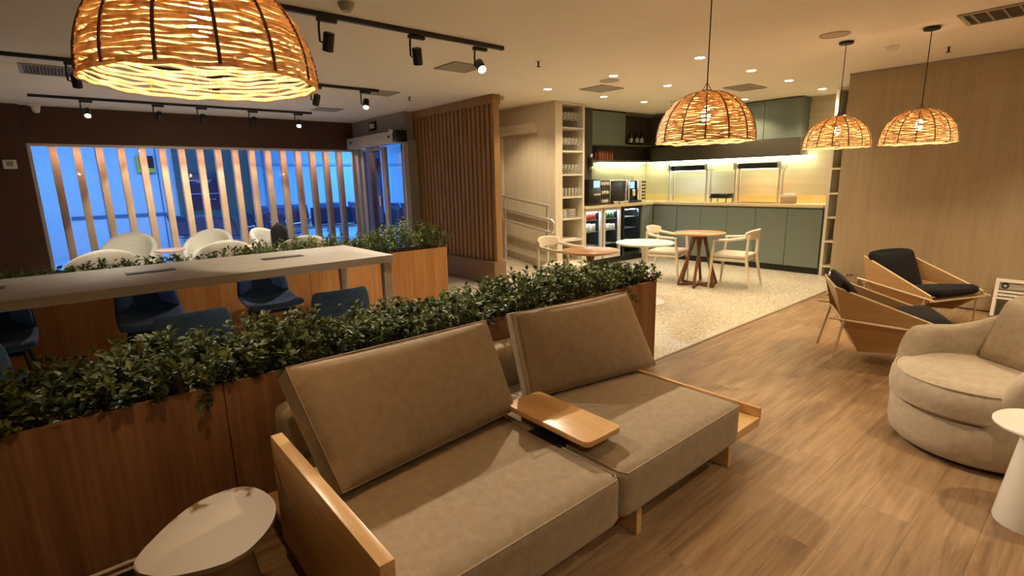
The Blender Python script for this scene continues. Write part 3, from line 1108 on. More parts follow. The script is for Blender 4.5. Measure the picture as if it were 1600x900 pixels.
    MB().box(6.96, 8.92, 6.34, 6.36, 1.812, 2.05).obj('back_panel', M_dark, t, world=True)
    MB().box(8.68, 8.70, 3.38, 6.06, 1.785, 2.048, bev=.001, seg=1).obj('fascia', mat('olive_fascia', (0.062, 0.052, 0.034), .6), t, world=True)
    MB().box(8.69, 8.92, 3.36, 3.38, 1.812, 2.05).obj('side_panel', M_dark, t, world=True)
    MB().box(8.90, 8.93, 3.24, 6.30, 1.765, 1.784).obj('light_strip', M_strip, t, world=True, label='glowing light strip')
    MB().box(7.44, 8.86, 6.31, 6.335, 1.765, 1.784).obj('light_strip', M_strip, t, world=True, label='glowing light strip')
    area('strip_light', (8.90, 4.78, 1.76), (0, 0, 0), .05, 3.0, P_STRIP * 2, (0.92, 1.0, 0.62))
    area('strip_light', (8.15, 6.31, 1.76), (0, 0, 0), 1.4, .05, P_STRIP, (0.92, 1.0, 0.62))
    bp = None
    for r in range(2):
        for k in range(6):
            lb = 'small orange bottle on the dark open shelf, %s from the left in the %s row' % (['first', 'second', 'third', 'fourth', 'fifth', 'sixth'][k], ['front', 'back'][r])
            if bp is None:
                bp = thing('mini_bottle', lb, 'bottle', (0, 0, 0), 0, 'small orange bottles on the dark shelf')
                MB().lathe([(0, 0), (.020, 0), (.022, .01), (.022, .085), (.011, .12), (.011, .14), (0, .14)], 12).obj('body', M_orange, bp)
                MB().lathe([(0, .138), (.014, .138), (.014, .165), (0, .165)], 10).obj('cap', M_walnut, bp)
                o, tree = bp, kids(bp)
                o.location = (7.24, 6.12, 1.812)
            else:
                dup(bp, (7.24 + .068 * k, 6.12 + .09 * r, 1.812), 0, lb, tree=tree)
    # things on the side counter
    Z = 1.045
    t = thing('coffee_grinder', 'tall black drinks dispenser with blue screen against the dark panel', 'coffee machine', (6.78, 5.95, Z))
    MB().box(6.66, 6.96, 5.85, 6.05, Z, Z + .30, bev=.01).obj('body', M_blackp, t, world=True)
    MB().box(6.68, 6.98, 5.87, 6.05, Z + .30, Z + .44, bev=.01).obj('head', M_blackp, t, world=True)
    MB().box(6.80, 6.955, 5.862, 5.87, Z + .27, Z + .415).obj('screen', M_screen, t, world=True)
    MB().box(6.78, 6.95, 5.838, 5.85, Z + .17, Z + .20).obj('spout_bar', M_steel, t, world=True)
    t = thing('wall_dispenser', 'slim chrome and black dispenser fixed on the dark panel', 'dispenser', (6.86, 6.03, 1.70))
    MB().lathe([(0, 0), (.035, 0), (.04, .03), (.04, .15), (.0, .15)], 16, (6.88, 6.005, 1.70)).obj('body', M_black, t, world=True)
    MB().lathe([(0, 0), (.042, 0), (.042, .04), (.03, .06), (0, .06)], 16, (6.88, 6.005, 1.85)).obj('cap', M_chrome, t, world=True)
    MB().lathe([(0, 0), (.036, 0), (.036, .05), (0, .05)], 16, (6.88, 6.005, 1.648)).obj('tap', M_chrome, t, world=True)
    t = thing('cup_rack', 'black three tier rack filled with white cups', 'rack', (7.19, 6.03, Z))
    for k in range(3):
        MB().box(7.08, 7.31, 5.93, 6.13, Z + .01 + .15 * k, Z + .025 + .15 * k).obj('tier', M_blackp, t, world=True)
    for x in (7.085, 7.305):
        MB().box(x - .006, x + .006, 6.115, 6.127, Z, Z + .34).obj('upright', M_blackp, t, world=True)
        MB().box(x - .006, x + .006, 5.933, 5.945, Z, Z + .34).obj('upright', M_blackp, t, world=True)
    cp = None
    pos = ['front left', 'front middle', 'front right', 'back left', 'back right']
    for k in range(3):
        for ip, (x, y) in enumerate(((7.125, 5.98), (7.195, 5.98), (7.265, 5.98), (7.16, 6.06), (7.235, 6.06))):
            lb = 'white coffee cup at the %s on the %s tier of the black rack' % (pos[ip], ['bottom', 'middle', 'top'][k])
            if cp is None:
                cp = thing('coffee_cup', lb, 'cup', (x, y, Z + .025), 0, 'white cups in the black rack')
                MB().lathe([(0, 0), (.02, 0), (.032, .03), (.034, .06), (.031, .06), (.028, .03), (0, .006)], 14).obj('bowl', M_ceram, cp)
                MB().tube([(.03, 0, .048), (.05, 0, .046), (.05, 0, .024), (.028, 0, .018)], .005, 6).obj('handle', M_ceram, cp)
                tree = kids(cp)
            else:
                dup(cp, (x, y, Z + .025 + .15 * k), rng(-1, 1), lb, tree=tree)
    t = thing('espresso_machine', 'black espresso machine with steel frame beside the cup rack', 'coffee machine', (7.58, 6.1, Z))
    MB().box(7.36, 7.80, 5.98, 6.30, Z + .03, Z + .40, bev=.012).obj('body', M_blackp, t, world=True)
    MB().box(7.335, 7.36, 5.96, 6.30, Z, Z + .42, bev=.004).obj('side_frame', M_steel, t, world=True)
    MB().box(7.80, 7.825, 5.96, 6.30, Z, Z + .42, bev=.004).obj('side_frame', M_steel, t, world=True)
    MB().box(7.36, 7.80, 5.96, 6.30, Z + .40, Z + .42, bev=.004).obj('top_tray', M_steel, t, world=True)
    MB().box(7.38, 7.78, 5.93, 5.98, Z + .0, Z + .035, bev=.004).obj('drip_tray', M_black, t, world=True)
    t = thing('capsule_coffee_machine', 'black and chrome coffee machine with blue display near the corner', 'coffee machine', (8.06, 6.1, Z))
    MB().box(7.88, 8.24, 6.02, 6.30, Z + .04, Z + .40, bev=.012).obj('body', M_blackp, t, world=True)
    MB().box(7.90, 7.94, 5.98, 6.02, Z + .04, Z + .40, bev=.006).obj('chrome_column', M_chrome, t, world=True)
    MB().box(8.18, 8.22, 5.98, 6.02, Z + .04, Z + .40, bev=.006).obj('chrome_column', M_chrome, t, world=True)
    MB().box(8.00, 8.12, 6.01, 6.02, Z + .26, Z + .38).obj('display', M_screen, t, world=True)
    MB().box(8.02, 8.10, 5.97, 6.02, Z + .12, Z + .24, bev=.006).obj('spout', M_chrome, t, world=True)
    MB().box(7.88, 8.24, 5.92, 6.05, Z, Z + .04, bev=.006).obj('drip_tray', M_blackp, t, world=True)
    g = None
    for k in range(5):
        if g is None:
            g = tumbler(.075, .027).obj('shot_glass', M_cup)
            tag(g, 'small clear glass on top of the machine with blue display', 'glass', 'small glasses on the coffee machine')
            o = g
        else:
            o = g.copy()
            COL.objects.link(o)
        o['label'] = 'small clear glass on the machine with blue display, %s from the left' % ['first', 'second', 'third', 'fourth', 'fifth'][k]
        o.location = (7.92 + .067 * k, 6.12, Z + .40)
    t = thing('capsule_stand', 'upright stand of coffee capsules right of the coffee machines', 'stand', (8.42, 6.05, Z))
    MB().box(8.34, 8.49, 5.99, 6.12, Z, Z + .015, bev=.003).obj('base', M_steel, t, world=True)
    MB().box(8.345, 8.365, 6.04, 6.06, Z + .015, Z + .40).obj('post', M_ceram, t, world=True)
    for x in (8.40, 8.455):
        for k in range(6):
            MB().lathe([(0, 0), (.022, 0), (.015, .03), (0, .03)], 10, M=Matrix.Translation((x, 6.03, Z + .06 + k * .062)) @ Matrix.Rotation(math.radians(90), 4, 'X')).obj('capsule', M_walnut, t, world=True)
    bp = None
    for x, y, wh in ((7.40, 5.86, 'leftmost'), (7.53, 5.84, 'front middle'), (7.68, 5.86, 'rightmost'), (7.47, 5.92, 'hindmost')):
        if bp is None:
            bp = MB().lathe([(0, 0), (.03, 0), (.055, .045), (.052, .045), (.028, .006), (0, .006)], 16).obj('small_bowl', M_ceram)
            tag(bp, 'small white bowl on the counter in front of the espresso machine', 'bowl', 'small bowls before the espresso machine')
            o = bp
        else:
            o = bp.copy()
            COL.objects.link(o)
        o['label'] = 'small white bowl before the espresso machine, %s of four' % wh
        o.location = (x, y, Z)
    # buffet heat lamps

    def warmer(y0, y1, lb, cold):
        t = thing('heat_lamp_stand', lb, 'heat lamp', (8.65, (y0 + y1) / 2, Z))
        for y in (y0 + .03, y1 - .03):
            for x in (8.60, 8.74):
                MB().box(x - .012, x + .012, y - .012, y + .012, Z, Z + .56).obj('post', M_steel, t, world=True)
            MB().box(8.55, 8.80, y - .03, y + .03, Z + .545, Z + .66, bev=.006).obj('bracket', M_steel, t, world=True)
            MB().box(8.55, 8.80, y - .02, y + .02, Z, Z + .012).obj('foot', M_steel, t, world=True)
        MB().box(8.60, 8.76, y0 + .06, y1 - .06, Z + .555, Z + .645, bev=.008).obj('lamp_housing', M_blackp, t, world=True)
        MB().box(8.62, 8.74, y0 + .10, y1 - .10, Z + .545, Z + .554).obj('lamp_tube', emat('warmer_glow_%d' % cold, (0.8, .9, 1.0) if cold else (1.0, .62, .30), 2.5), t, world=True)
        gm = M_cup
        MB().box(8.45, 8.56, y0 - .05, y1 + .05, Z + .60, Z + .606, M=None).obj('sneeze_guard', M_fglass, t, world=True)
        MB().box(8.80, 8.9, y0 - .05, y1 + .05, Z + .60, Z + .606, M=None).obj('sneeze_guard', M_fglass, t, world=True)
        MB().box(8.50, 8.88, y0 + .0, y1 - .0, Z, Z + .006).obj('hot_plate', M_chrome if cold else M_blackp, t, world=True)
        area('warmer_light', (8.68, (y0 + y1) / 2, Z + .54), (0, 0, 0), .10, (y1 - y0) * .8, 1.0 if cold else 1.6, (0.8, .92, 1.0) if cold else (1.0, .55, .25))
    warmer(4.80, 5.60, 'steel heat lamp stand with cold white light, left on the buffet counter', 1)
    warmer(3.57, 4.34, 'steel heat lamp stand with amber light, right on the buffet counter', 0)
    t = thing('chafing_dish', 'low black chafing dish between the two heat lamp stands', 'dish', (8.6, 4.53, Z))
    MB().box(8.47, 8.75, 4.37, 4.70, Z + .075, Z + .115, bev=.012).obj('pan', M_blackp, t, world=True)
    MB().box(8.48, 8.74, 4.38, 4.69, Z + .115, Z + .155, bev=.02).obj('lid', M_blackp, t, world=True)
    for x in (8.50, 8.72):
        for y in (4.40, 4.67):
            MB().tube([(x, y, Z + .08), (x - .01, y, Z)], .008, 6).obj('leg', M_black, t, world=True)
    t = thing('cutlery_caddy', 'woven cutlery caddy with white napkins at the right end of the buffet', 'caddy', (8.6, 3.44, Z))
    MB().box(8.52, 8.70, 3.35, 3.53, Z, Z + .115, bev=.006).obj('basket', mat('caddy_wood', (0.32, 0.24, 0.15), .7, noise=.3, nscale=70), t, world=True)
    for k in range(5):
        MB().box(8.54 + .03 * k, 8.56 + .03 * k, 3.36, 3.52, Z + .10, Z + .14 + rng(0, .025)).obj('napkin', M_paper, t, world=True)
    # bookshelf beside the counter end
    t = thing('end_shelf', 'tall pale open shelf half hidden behind the taupe wall', 'shelf', (8.7, 2.45, 0))
    MB().box(8.41, 8.99, 2.80, 2.84, 0.0, CEIL - .003).obj('side_panel', M_wshelf, t, world=True)
    MB().box(8.41, 8.99, 2.03, 2.07, 0.0, CEIL - .003).obj('side_panel', M_wshelf, t, world=True)
    MB().box(8.97, 8.99, 2.07, 2.80, 0.0, CEIL - .003).obj('back_panel', M_dark, t, world=True)
    for z in SHELF_Z + [2.655]:
        MB().box(8.412, 8.97, 2.07, 2.80, z - .025, z).obj('shelf_board', M_wshelf, t, world=True)
    for z, n, lb in ((.527, 9, 'third lowest'), (.16, 8, 'lowest'), (2.289, 5, 'topmost')):
        p = None
        for k in range(n):
            o = MB().lathe([(0, 0), (.055, 0), (.085, .05), (.082, .05), (.05, .006), (0, .006)], 16, (8.55, 2.66, z + k * .022)).obj('bowl', M_ceram)
            tag(o, 'white bowl in the stack on the %s end shelf board, %s from the bottom' % (lb, ['first', 'second', 'third', 'fourth', 'fifth', 'sixth', 'seventh', 'eighth', 'ninth'][k]), 'bowl', 'bowls stacked on the %s end shelf board' % lb)


s_kitchen()


# ------------------------------------------------------------------ ceiling fittings
def s_ceiling():
    # recessed downlights
    pts = [(5.03, 6.19, 'beside the partition top'), (5.01, 5.13, 'second row, nearest the glass shelf'), (5.03, 4.06, 'above the dark grille'), (6.15, 5.13, 'between square grille and shelf tower'),
           (7.12, 5.13, 'before the wine niche'), (6.16, 4.08, 'right of the square grille'), (5.03, 2.97, 'nearest, close to the lamp cord'), (6.13, 2.97, 'right of the lamp cord'),
           (7.19, 2.99, 'between lamp cord and right shelf'), (8.3, 2.99, 'rightmost, near the end shelf'), (8.28, 4.09, 'in front of the wall cabinets')]
    # further lights of the same grid, over the lounge and behind the camera
    more = [(5.03, 0.3, 'over the round armchair'), (3.0, -0.4, 'over the lounge floor'), (1.0, -0.9, 'over the sofa front'), (3.0, -2.2, 'at the lounge end'), (5.03, -1.7, 'near the far lounge corner'), (6.6, -0.6, 'close to the taupe wall'), (6.15, 0.2, 'before the white box')]
    first = None
    for i, (x, y, lb) in enumerate(pts + more):
        lab = 'round glowing recessed downlight, %s' % lb
        if first is None:
            first = thing('downlight', lab, 'ceiling light', (x, y, CEIL))
            MB().lathe([(.045, -.002), (.058, -.006), (.060, 0.0), (.045, 0.0)], 20).obj('ring', M_white, first)
            MB().lathe([(0, -.003), (.046, -.003), (.046, -.001), (0, -.001)], 20).obj('lens', M_led, first)
            tree = kids(first)
        else:
            dup(first, (x, y, CEIL), None, lab, tree=tree)
        inl = i >= len(pts)
        spot('downlight_lamp', (x, y, CEIL - .012), (x, y, 0), P_LOUNGE if inl else P_DOWN, 120 if not inl else 105, .55, .04, WARM)
    # grilles
    def vent(x0, x1, y0, y1, label, n, louv='x'):
        t = thing('air_grille', label, 'grille', ((x0 + x1) / 2, (y0 + y1) / 2, CEIL))
        f = .03
        z0, z1 = CEIL - .012, CEIL - .0005
        MB().box(x0, x1, y0, y0 + f, z0, z1).box(x0, x1, y1 - f, y1, z0, z1).box(x0, x0 + f, y0 + f, y1 - f, z0, z1).box(x1 - f, x1, y0 + f, y1 - f, z0, z1).obj('frame', M_vent, t, world=True)
        MB().box(x0 + f, x1 - f, y0 + f, y1 - f, CEIL - .003, CEIL - .0005).obj('backing', M_ventd, t, world=True)
        for k in range(n):
            u = (k + .5) / n
            if louv == 'x':
                yy = y0 + f + u * (y1 - y0 - 2 * f)
                MB().bar((x0 + f, yy, CEIL - .009), (x1 - f, yy, CEIL - .009), .012, .003, upv=(0, .5, 1)).obj('louvre', M_vent, t, world=True)
            else:
                xx = x0 + f + u * (x1 - x0 - 2 * f)
                MB().bar((xx, y0 + f, CEIL - .009), (xx, y1 - f, CEIL - .009), .012, .003, upv=(.5, 0, 1)).obj('louvre', M_vent, t, world=True)
    vent(3.10, 3.49, 4.48, 4.86, 'square ceiling grille beside the nearest track spot', 9)
    vent(3.13, 3.52, 6.36, 6.70, 'square ceiling grille at the end of the middle light track', 9)
    vent(3.14, 3.53, 8.22, 8.58, 'square ceiling grille at the end of the far light track', 8)
    vent(-0.17, 0.46, 6.78, 7.32, 'long dark ceiling grille left of the big woven lamp', 22, 'y')
    vent(5.37, 5.80, 4.51, 4.90, 'dark square ceiling grille before the shelf tower', 9)
    vent(6.94, 7.45, 3.38, 3.74, 'square ceiling grille near the hanging lamp and wall cabinets', 9)
    vent(5.38, 5.80, 0.35, 1.04, 'long ceiling grille at the right edge above the taupe wall', 7, 'x')
    # speakers
    for x, y, lb in ((5.23, 4.28, 'round flat ceiling speaker next to the dark square grille'), (5.21, 1.82, 'round flat ceiling speaker beside the lamp canopy')):
        t = thing('ceiling_speaker', lb, 'speaker', (x, y, CEIL))
        MB().lathe([(.10, 0), (.105, -.006), (.115, -.006), (.118, 0)], 24).obj('ring', M_vent, t)
        MB().lathe([(0, -.006), (.10, -.004), (.10, 0), (0, 0)], 24).obj('mesh_disc', mat('speaker_mesh', (.45, .38, .28), .7), t)
    for x, y, lb in ((3.8, 4.02, 'small sprinkler head between the track and the downlights'), (3.80, 6.62, 'small sprinkler head near the partition top'), (6.64, 1.31, 'small sprinkler head above the taupe wall')):
        t = thing('sprinkler', lb, 'sprinkler', (x, y, CEIL))
        MB().lathe([(0, -.004), (.03, -.004), (.03, 0), (0, 0)], 14).obj('escutcheon', M_steel, t)
        MB().lathe([(0, -.045), (.008, -.045), (.010, -.004), (0, -.004)], 10).obj('body', M_black, t)
        MB().lathe([(0, -.055), (.022, -.052), (.022, -.048), (0, -.045)], 12).obj('deflector', M_black, t)
    for x, y, lb in ((6.14, 1.64, 'white smoke detector between the two small lamps'), (7.42, 4.79, 'white smoke detector beside the nearest wide lamp')):
        t = thing('smoke_detector', lb, 'detector', (x, y, CEIL))
        MB().lathe([(0, -.012), (.06, -.012), (.06, 0), (0, 0)], 20).obj('base', M_white, t)
        MB().lathe([(0, -.05), (.03, -.05), (.048, -.03), (.05, -.012), (0, -.012)], 20).obj('dome', M_white, t)
    o = MB().box(4.70, 4.90, 5.90, 5.97, CEIL - .05, CEIL - .001, bev=.006).obj('emergency_light', M_vent)
    tag(o, 'small grey emergency light unit on the ceiling at the partition top', 'emergency light')
    o = MB().lathe([(0, -.05), (.03, -.05), (.05, -.02), (.055, 0), (0, 0)], 20, (1.58, 3.5, CEIL)).obj('ceiling_sensor', M_vent)
    tag(o, 'grey round sensor on the ceiling at the top edge of the picture', 'sensor')
    t = thing('security_camera', 'small white camera under the ceiling above the window corner', 'camera', (-0.17, 9.86, CEIL))
    MB().box(-.23, -.09, 9.78, 9.92, CEIL - .03, CEIL - .001, bev=.005).obj('base', M_white, t, world=True)
    MB().lathe([(0, -.09), (.03, -.085), (.045, -.05), (.05, 0), (0, 0)], 18, (-.15, 9.84, CEIL - .03)).obj('dome', M_white, t, world=True)
    t = thing('thermostat', 'small white thermostat on the dark brown wall left of the window', 'thermostat', (-.53, 9.92, 1.86))
    MB().box(-.60, -.46, 9.905, 9.929, 1.80, 1.92, bev=.004).obj('case', M_white, t, world=True)
    MB().box(-.565, -.495, 9.90, 9.906, 1.835, 1.90).obj('display', M_vent, t, world=True)

    # light tracks and their heads
    def track(x0, x1, y, label):
        t = thing('light_track', label, 'light track', ((x0 + x1) / 2, y, CEIL))
        MB().box(x0, x1, y - .018, y + .018, CEIL - .032, CEIL - .0005, bev=.002, seg=1).obj('rail', M_black, t, world=True)
        for x in (x0 - .01, x1):
            MB().box(x, x + .012, y - .02, y + .02, CEIL - .034, CEIL - .0005).obj('end_cap', M_black, t, world=True)

    def head(x, y, target, label, lit, energy):
        t = thing('track_spotlight', label, 'spotlight', (x, y, CEIL - .034))
        MB().box(x - .07, x + .07, y - .017, y + .017, CEIL - .06, CEIL - .034, bev=.003).obj('adapter', M_black, t, world=True)
        c = Vector((x, y, CEIL - .185))
        d = (Vector(target) - c).normalized()
        side = Vector((-1, 0, 0))
        MB().tube([(x - .055, y, CEIL - .06), (x - .06, y, CEIL - .10), (x - .06, y, CEIL - .19), (x - .03, y, CEIL - .20)], .008, 8).obj('bracket', M_black, t, world=True)
        q = d.to_track_quat('Z', 'Y').to_matrix().to_4x4()
        Mx = Matrix.Translation(c) @ q
        MB().lathe([(0, -.06), (.033, -.06), (.038, -.054), (.038, .05), (.038, .062), (.034, .062), (.030, .034), (0, .034)], 20, M=Mx).obj('can', M_black, t, world=True)
        MB().lathe([(0, .040), (.029, .040), (.029, .036), (0, .036)], 18, M=Mx).obj('lens', M_spot, t, world=True)
        spot('track_lamp', c + d * .066, target, energy * (((1.1 if x < 1 else 2.6) if target[1] < 2 else .6) if y < 5 else (1.1 if y < 8 else (1.1 if target[1] < 8 else 1.3))), 62, .25, .022, NEUT)

    track(0.2, 3.12, 3.77, 'black ceiling light track nearest the camera, above the desk')
    track(-1.2, 3.19, 6.34, 'black ceiling light track over the far planter')
    track(-0.18, 3.24, 8.86, 'short black ceiling light track before the picture window')
    F = P_TRACK
    head(0.55, 3.77, (1.0, 1.4, 0.38), 'black track spotlight hidden behind the big woven lamp, nearest track', 0, F)
    head(1.55, 3.77, (1.55, 4.5, .9), 'black track spotlight on the nearest track, left of the pair', 0, F)
    head(2.27, 3.79, (2.9, 4.6, .3), 'black track spotlight on the nearest track, in the middle', 0, F)
    head(2.90, 3.80, (2.0, 1.35, .38), 'glowing track spotlight at the right end of the nearest track', 1, F)
    head(0.22, 6.34, (.3, 7.5, .7), 'black track spotlight left of the big woven lamp, middle track', 0, F)
    head(1.35, 6.34, (1.35, 7.6, .7), 'added unseen track spotlight behind the big woven lamp, middle of the middle track', 0, F)  # extra head, hidden from view, added to brighten the tub chairs
    head(2.40, 6.34, (2.3, 7.5, .7), 'black track spotlight just under the big woven lamp rim, middle track', 0, F)
    head(3.02, 6.34, (2.3, 5.2, .7), 'glowing track spotlight at the right end of the middle track', 1, F)
    head(0.36, 8.88, (0.2, 7.2, .6), 'glowing track spotlight at the left end of the far track', 1, F)
    head(1.14, 8.88, (1.1, 10.2, .9), 'black track spotlight on the far track, second from the left', 0, F)
    head(1.67, 8.88, (1.7, 10.2, .9), 'black track spotlight on the far track, third from the left', 0, F)
    head(2.36, 8.88, (2.4, 10.2, .9), 'black track spotlight on the far track, fourth from the left', 0, F)
    head(3.04, 8.88, (2.3, 7.3, .6), 'glowing track spotlight at the right end of the far track', 1, F)


s_ceiling()


# ------------------------------------------------------------------ woven pendants
def s_pendants():
    R, H = .275, .275

    def prof(u):   # u 0 rim .. 1 crown
        a = u * math.pi / 2 * .93
        return R * math.cos(a) ** .86, H * math.sin(a) / math.sin(math.pi / 2 * .93)
    t = thing('woven_pendant', 'largest woven rattan dome lamp at the upper left', 'pendant lamp', (0.333, 1.648, 1.772))
    r = random.Random(3)
    rows = 34
    for k in range(rows):
        u = k / (rows - 1) * .97
        rr, z = prof(u)
        n = 72 if k < 22 else 40
        ph = [r.uniform(0, 6.28) for _ in range(4)]
        am = [r.uniform(.0008, .0022) for _ in range(4)]
        pts = []
        rad = []
        for i in range(n):
            a = 2 * math.pi * i / n
            w = sum(am[j] * math.sin((5 + 4 * j) * a + ph[j]) for j in range(4))
            q = rr + .0025 * (1 if (i % 2) else -1) * .3
            pts.append((q * math.cos(a), q * math.sin(a), z + w))
            rad.append(.0047 + .0009 * math.sin(9 * a + ph[0]) + r.uniform(-.0006, .0006) + (.001 if k == 0 else 0))
        MB().tube(pts, rad, 6, closed=True).obj('cord_row', M_rope, t)
    for k in range(14):
        a = 2 * math.pi * (k + .3) / 14
        pts = []
        for j in range(15):
            rr, z = prof(j / 14 * .99)
            pts.append(((rr + .004) * math.cos(a), (rr + .004) * math.sin(a), z))
        MB().tube(pts, .0042, 6).obj('rib', M_rib, t)
    MB().lathe([(0, H + .001), (.03, H + .001), (.036, H - .012), (.03, H + .012), (0, H + .012)], 16).obj('crown_cap', M_rib, t)
    for k in range(3):
        a = 2 * math.pi * k / 3
        MB().tube([(.035 * math.cos(a), .035 * math.sin(a), H), (0, 0, H + .055)], .002, 5).obj('hanger_wire', M_rib, t)
    MB().lathe([(0, H - .075), (.018, H - .075), (.018, H - .03), (.006, H - .025), (0, H - .025)], 12).obj('lamp_holder', M_black, t)
    MB().lathe([(0, H - .165), (.016, H - .160), (.026, H - .14), (.025, H - .115), (.014, H - .075), (0, H - .075)], 14).obj('bulb', M_bulb, t)
    L = CEIL - 1.772
    cord = MB().tube([(0, 0, H - .06), (0, 0, .874)], .0035, 6).obj('cord', M_black, t)
    can = MB().lathe([(0, .894), (.058, .894), (.06, .888), (.055, .872), (0, .872)], 24).obj('canopy', M_black, t)
    tree = kids(t)
    items = [(0.333, 1.648, 1.772, None),
             (2.93, 1.675, 1.700, 'woven rattan dome lamp hanging in front of the kitchen, on the longest visible cord'),
             (5.575, 1.845, 1.735, 'smaller looking woven dome lamp, left one of the pair before the taupe wall'),
             (5.635, 1.24, 1.735, 'smaller looking woven dome lamp, right one of the pair before the taupe wall')]
    for x, y, z, lb in items:
        o = t
        if lb:
            o = dup(t, (x, y, z), rng(0, 1), lb, tree=tree)
        # cord length and canopy height fit to the ceiling
        dz = (CEIL - z) - .895
        for c in kids(o):
            if c.name.startswith('canopy'):
                c.location.z = dz
            if c.name.startswith('cord') and not c.name.startswith('cord_row'):
                c.scale.z = (.874 + dz) / .874
        l = bpy.data.lights.new('pendant_lamp', 'POINT')
        l.energy = P_PEND
        l.color = WARM2
        l.shadow_soft_size = .028
        lo = bpy.data.objects.new('pendant_lamp', l)
        COL.objects.link(lo)
        lo.location = (x, y, z + H - .145)


s_pendants()


# ------------------------------------------------------------------ planters and hedges
def leaf_mb(mb, p, d, nrm, L, Wd):
    s = d.cross(nrm)
    if s.length < 1e-5:
        return
    s.normalize()
    n = s.cross(d).normalized()
    pts = [p, p + d * L * .35 + s * Wd * .5 + n * L * .08, p + d * L * .7 + s * Wd * .42 + n * L * .04, p + d * L - n * L * .10,
           p + d * L * .7 - s * Wd * .42 + n * L * .04, p + d * L * .35 - s * Wd * .5 + n * L * .08, p + d * L * .5 - n * L * .02]
    vs = [mb.bm.verts.new(q) for q in pts]
    for f in ((0, 1, 6), (1, 2, 6), (2, 3, 6), (3, 4, 6), (4, 5, 6), (5, 0, 6)):
        mb.bm.faces.new([vs[i] for i in f])


def hedge(name, label, x0, x1, y0, y1, z0, hfun, nsprig, nleaf, m, leafL, seed, near):
    r = random.Random(seed)
    t = thing(name, label, 'hedge', ((x0 + x1) / 2, (y0 + y1) / 2, z0))
    leaves = []
    stems = MB()
    for i in range(nsprig):
        bx, by = r.uniform(x0, x1), r.uniform(y0 + .03, y1 - .03)
        ex = (bx - (x0 + x1) / 2) / ((x1 - x0) / 2)
        ey = (by - (y0 + y1) / 2) / ((y1 - y0) / 2)
        h = hfun(bx) * r.uniform(.55, 1.05) * (1 - .18 * ey * ey)
        lean = Vector((r.gauss(0, .22) + (.55 * (ex - .93) / .07 if ex > .93 else 0), .42 * ey + r.gauss(0, .22), 1)).normalized()
        b = Vector((bx, by, z0 - .02))
        droop = r.random() < .035 and abs(ey) > .6
        pts = [b]
        dcur = lean.copy()
        for k in range(5):
            if droop:
                dcur = (dcur + Vector((0, .35 * (1 if ey > 0 else -1), -.42))).normalized()
            else:
                dcur = (dcur + Vector((r.gauss(0, .12), r.gauss(0, .12), .05))).normalized()
            pts.append(pts[-1] + dcur * h / 5)
        stems.tube(pts, [.0028, .0026, .0024, .002, .0016, .001], 4)
        for k in range(nleaf):
            u = r.uniform(.15, 1.0) ** .8 * 5
            j = min(4, int(u))
            p = pts[j].lerp(pts[j + 1], u - j)
            sd = (pts[j + 1] - pts[j]).normalized()
            a = r.uniform(0, 2 * math.pi)
            o1 = sd.orthogonal().normalized()
            o2 = sd.cross(o1)
            out = o1 * math.cos(a) + o2 * math.sin(a)
            d = (out * r.uniform(.6, 1.1) + sd * r.uniform(.1, .9) + Vector((0, 0, r.uniform(-.2, .25)))).normalized()
            nrm = (Vector((0, 0, 1)) * .9 + sd * .4 + Vector((r.gauss(0, .35), r.gauss(0, .35), 0))).normalized()
            L = leafL * r.uniform(.65, 1.2)
            leaves.append((p, d, nrm, L, L * r.uniform(.48, .66)))
    eye = Vector((0, 0, 1.5))
    order = sorted(range(len(leaves)), key=lambda i: (leaves[i][0] - eye).length / leaves[i][3] - .5 * leaves[i][0].z)
    big = set(order[:300])
    bulk = MB()
    for i, lf in enumerate(leaves):
        if i in big:
            continue
        leaf_mb(bulk, *lf)
    bulk.obj('foliage', m, t, world=True, kind='stuff', smooth=0)
    stems.obj('stems', M_stem, t, world=True, kind='stuff')
    for i in order[:300]:
        mb = MB()
        leaf_mb(mb, *leaves[i])
        if len(mb.bm.verts):
            mb.obj('leaf', m, t, world=True, smooth=0)
    return t


def planter(name, label, x0, x1, y0, y1, h, joints, m):
    t = thing(name, label, 'planter', ((x0 + x1) / 2, (y0 + y1) / 2, 0))
    xs = [x0] + joints + [x1]
    for a, b in zip(xs[:-1], xs[1:]):
        MB().box(a + .0015, b - .0015, y0, y0 + .02, .03, h, bev=.0015, seg=1).obj('front_panel', m, t, world=True)
        MB().box(a + .0015, b - .0015, y1 - .02, y1, .03, h, bev=.0015, seg=1).obj('back_panel', m, t, world=True)
    MB().box(x1 - .02, x1, y0 + .021, y1 - .021, .03, h).obj('end_panel', m, t, world=True)
    MB().box(x0, x0 + .02, y0 + .021, y1 - .021, .03, h).obj('end_panel', m, t, world=True)
    MB().box(x0 + .02, x1 - .02, y0 + .02, y1 - .02, .03, h - .06).obj('soil', M_soil, t, world=True)
    MB().box(x0 + .03, x1 - .03, y0 + .03, y1 - .03, 0, .03).obj('base', M_kick, t, world=True)


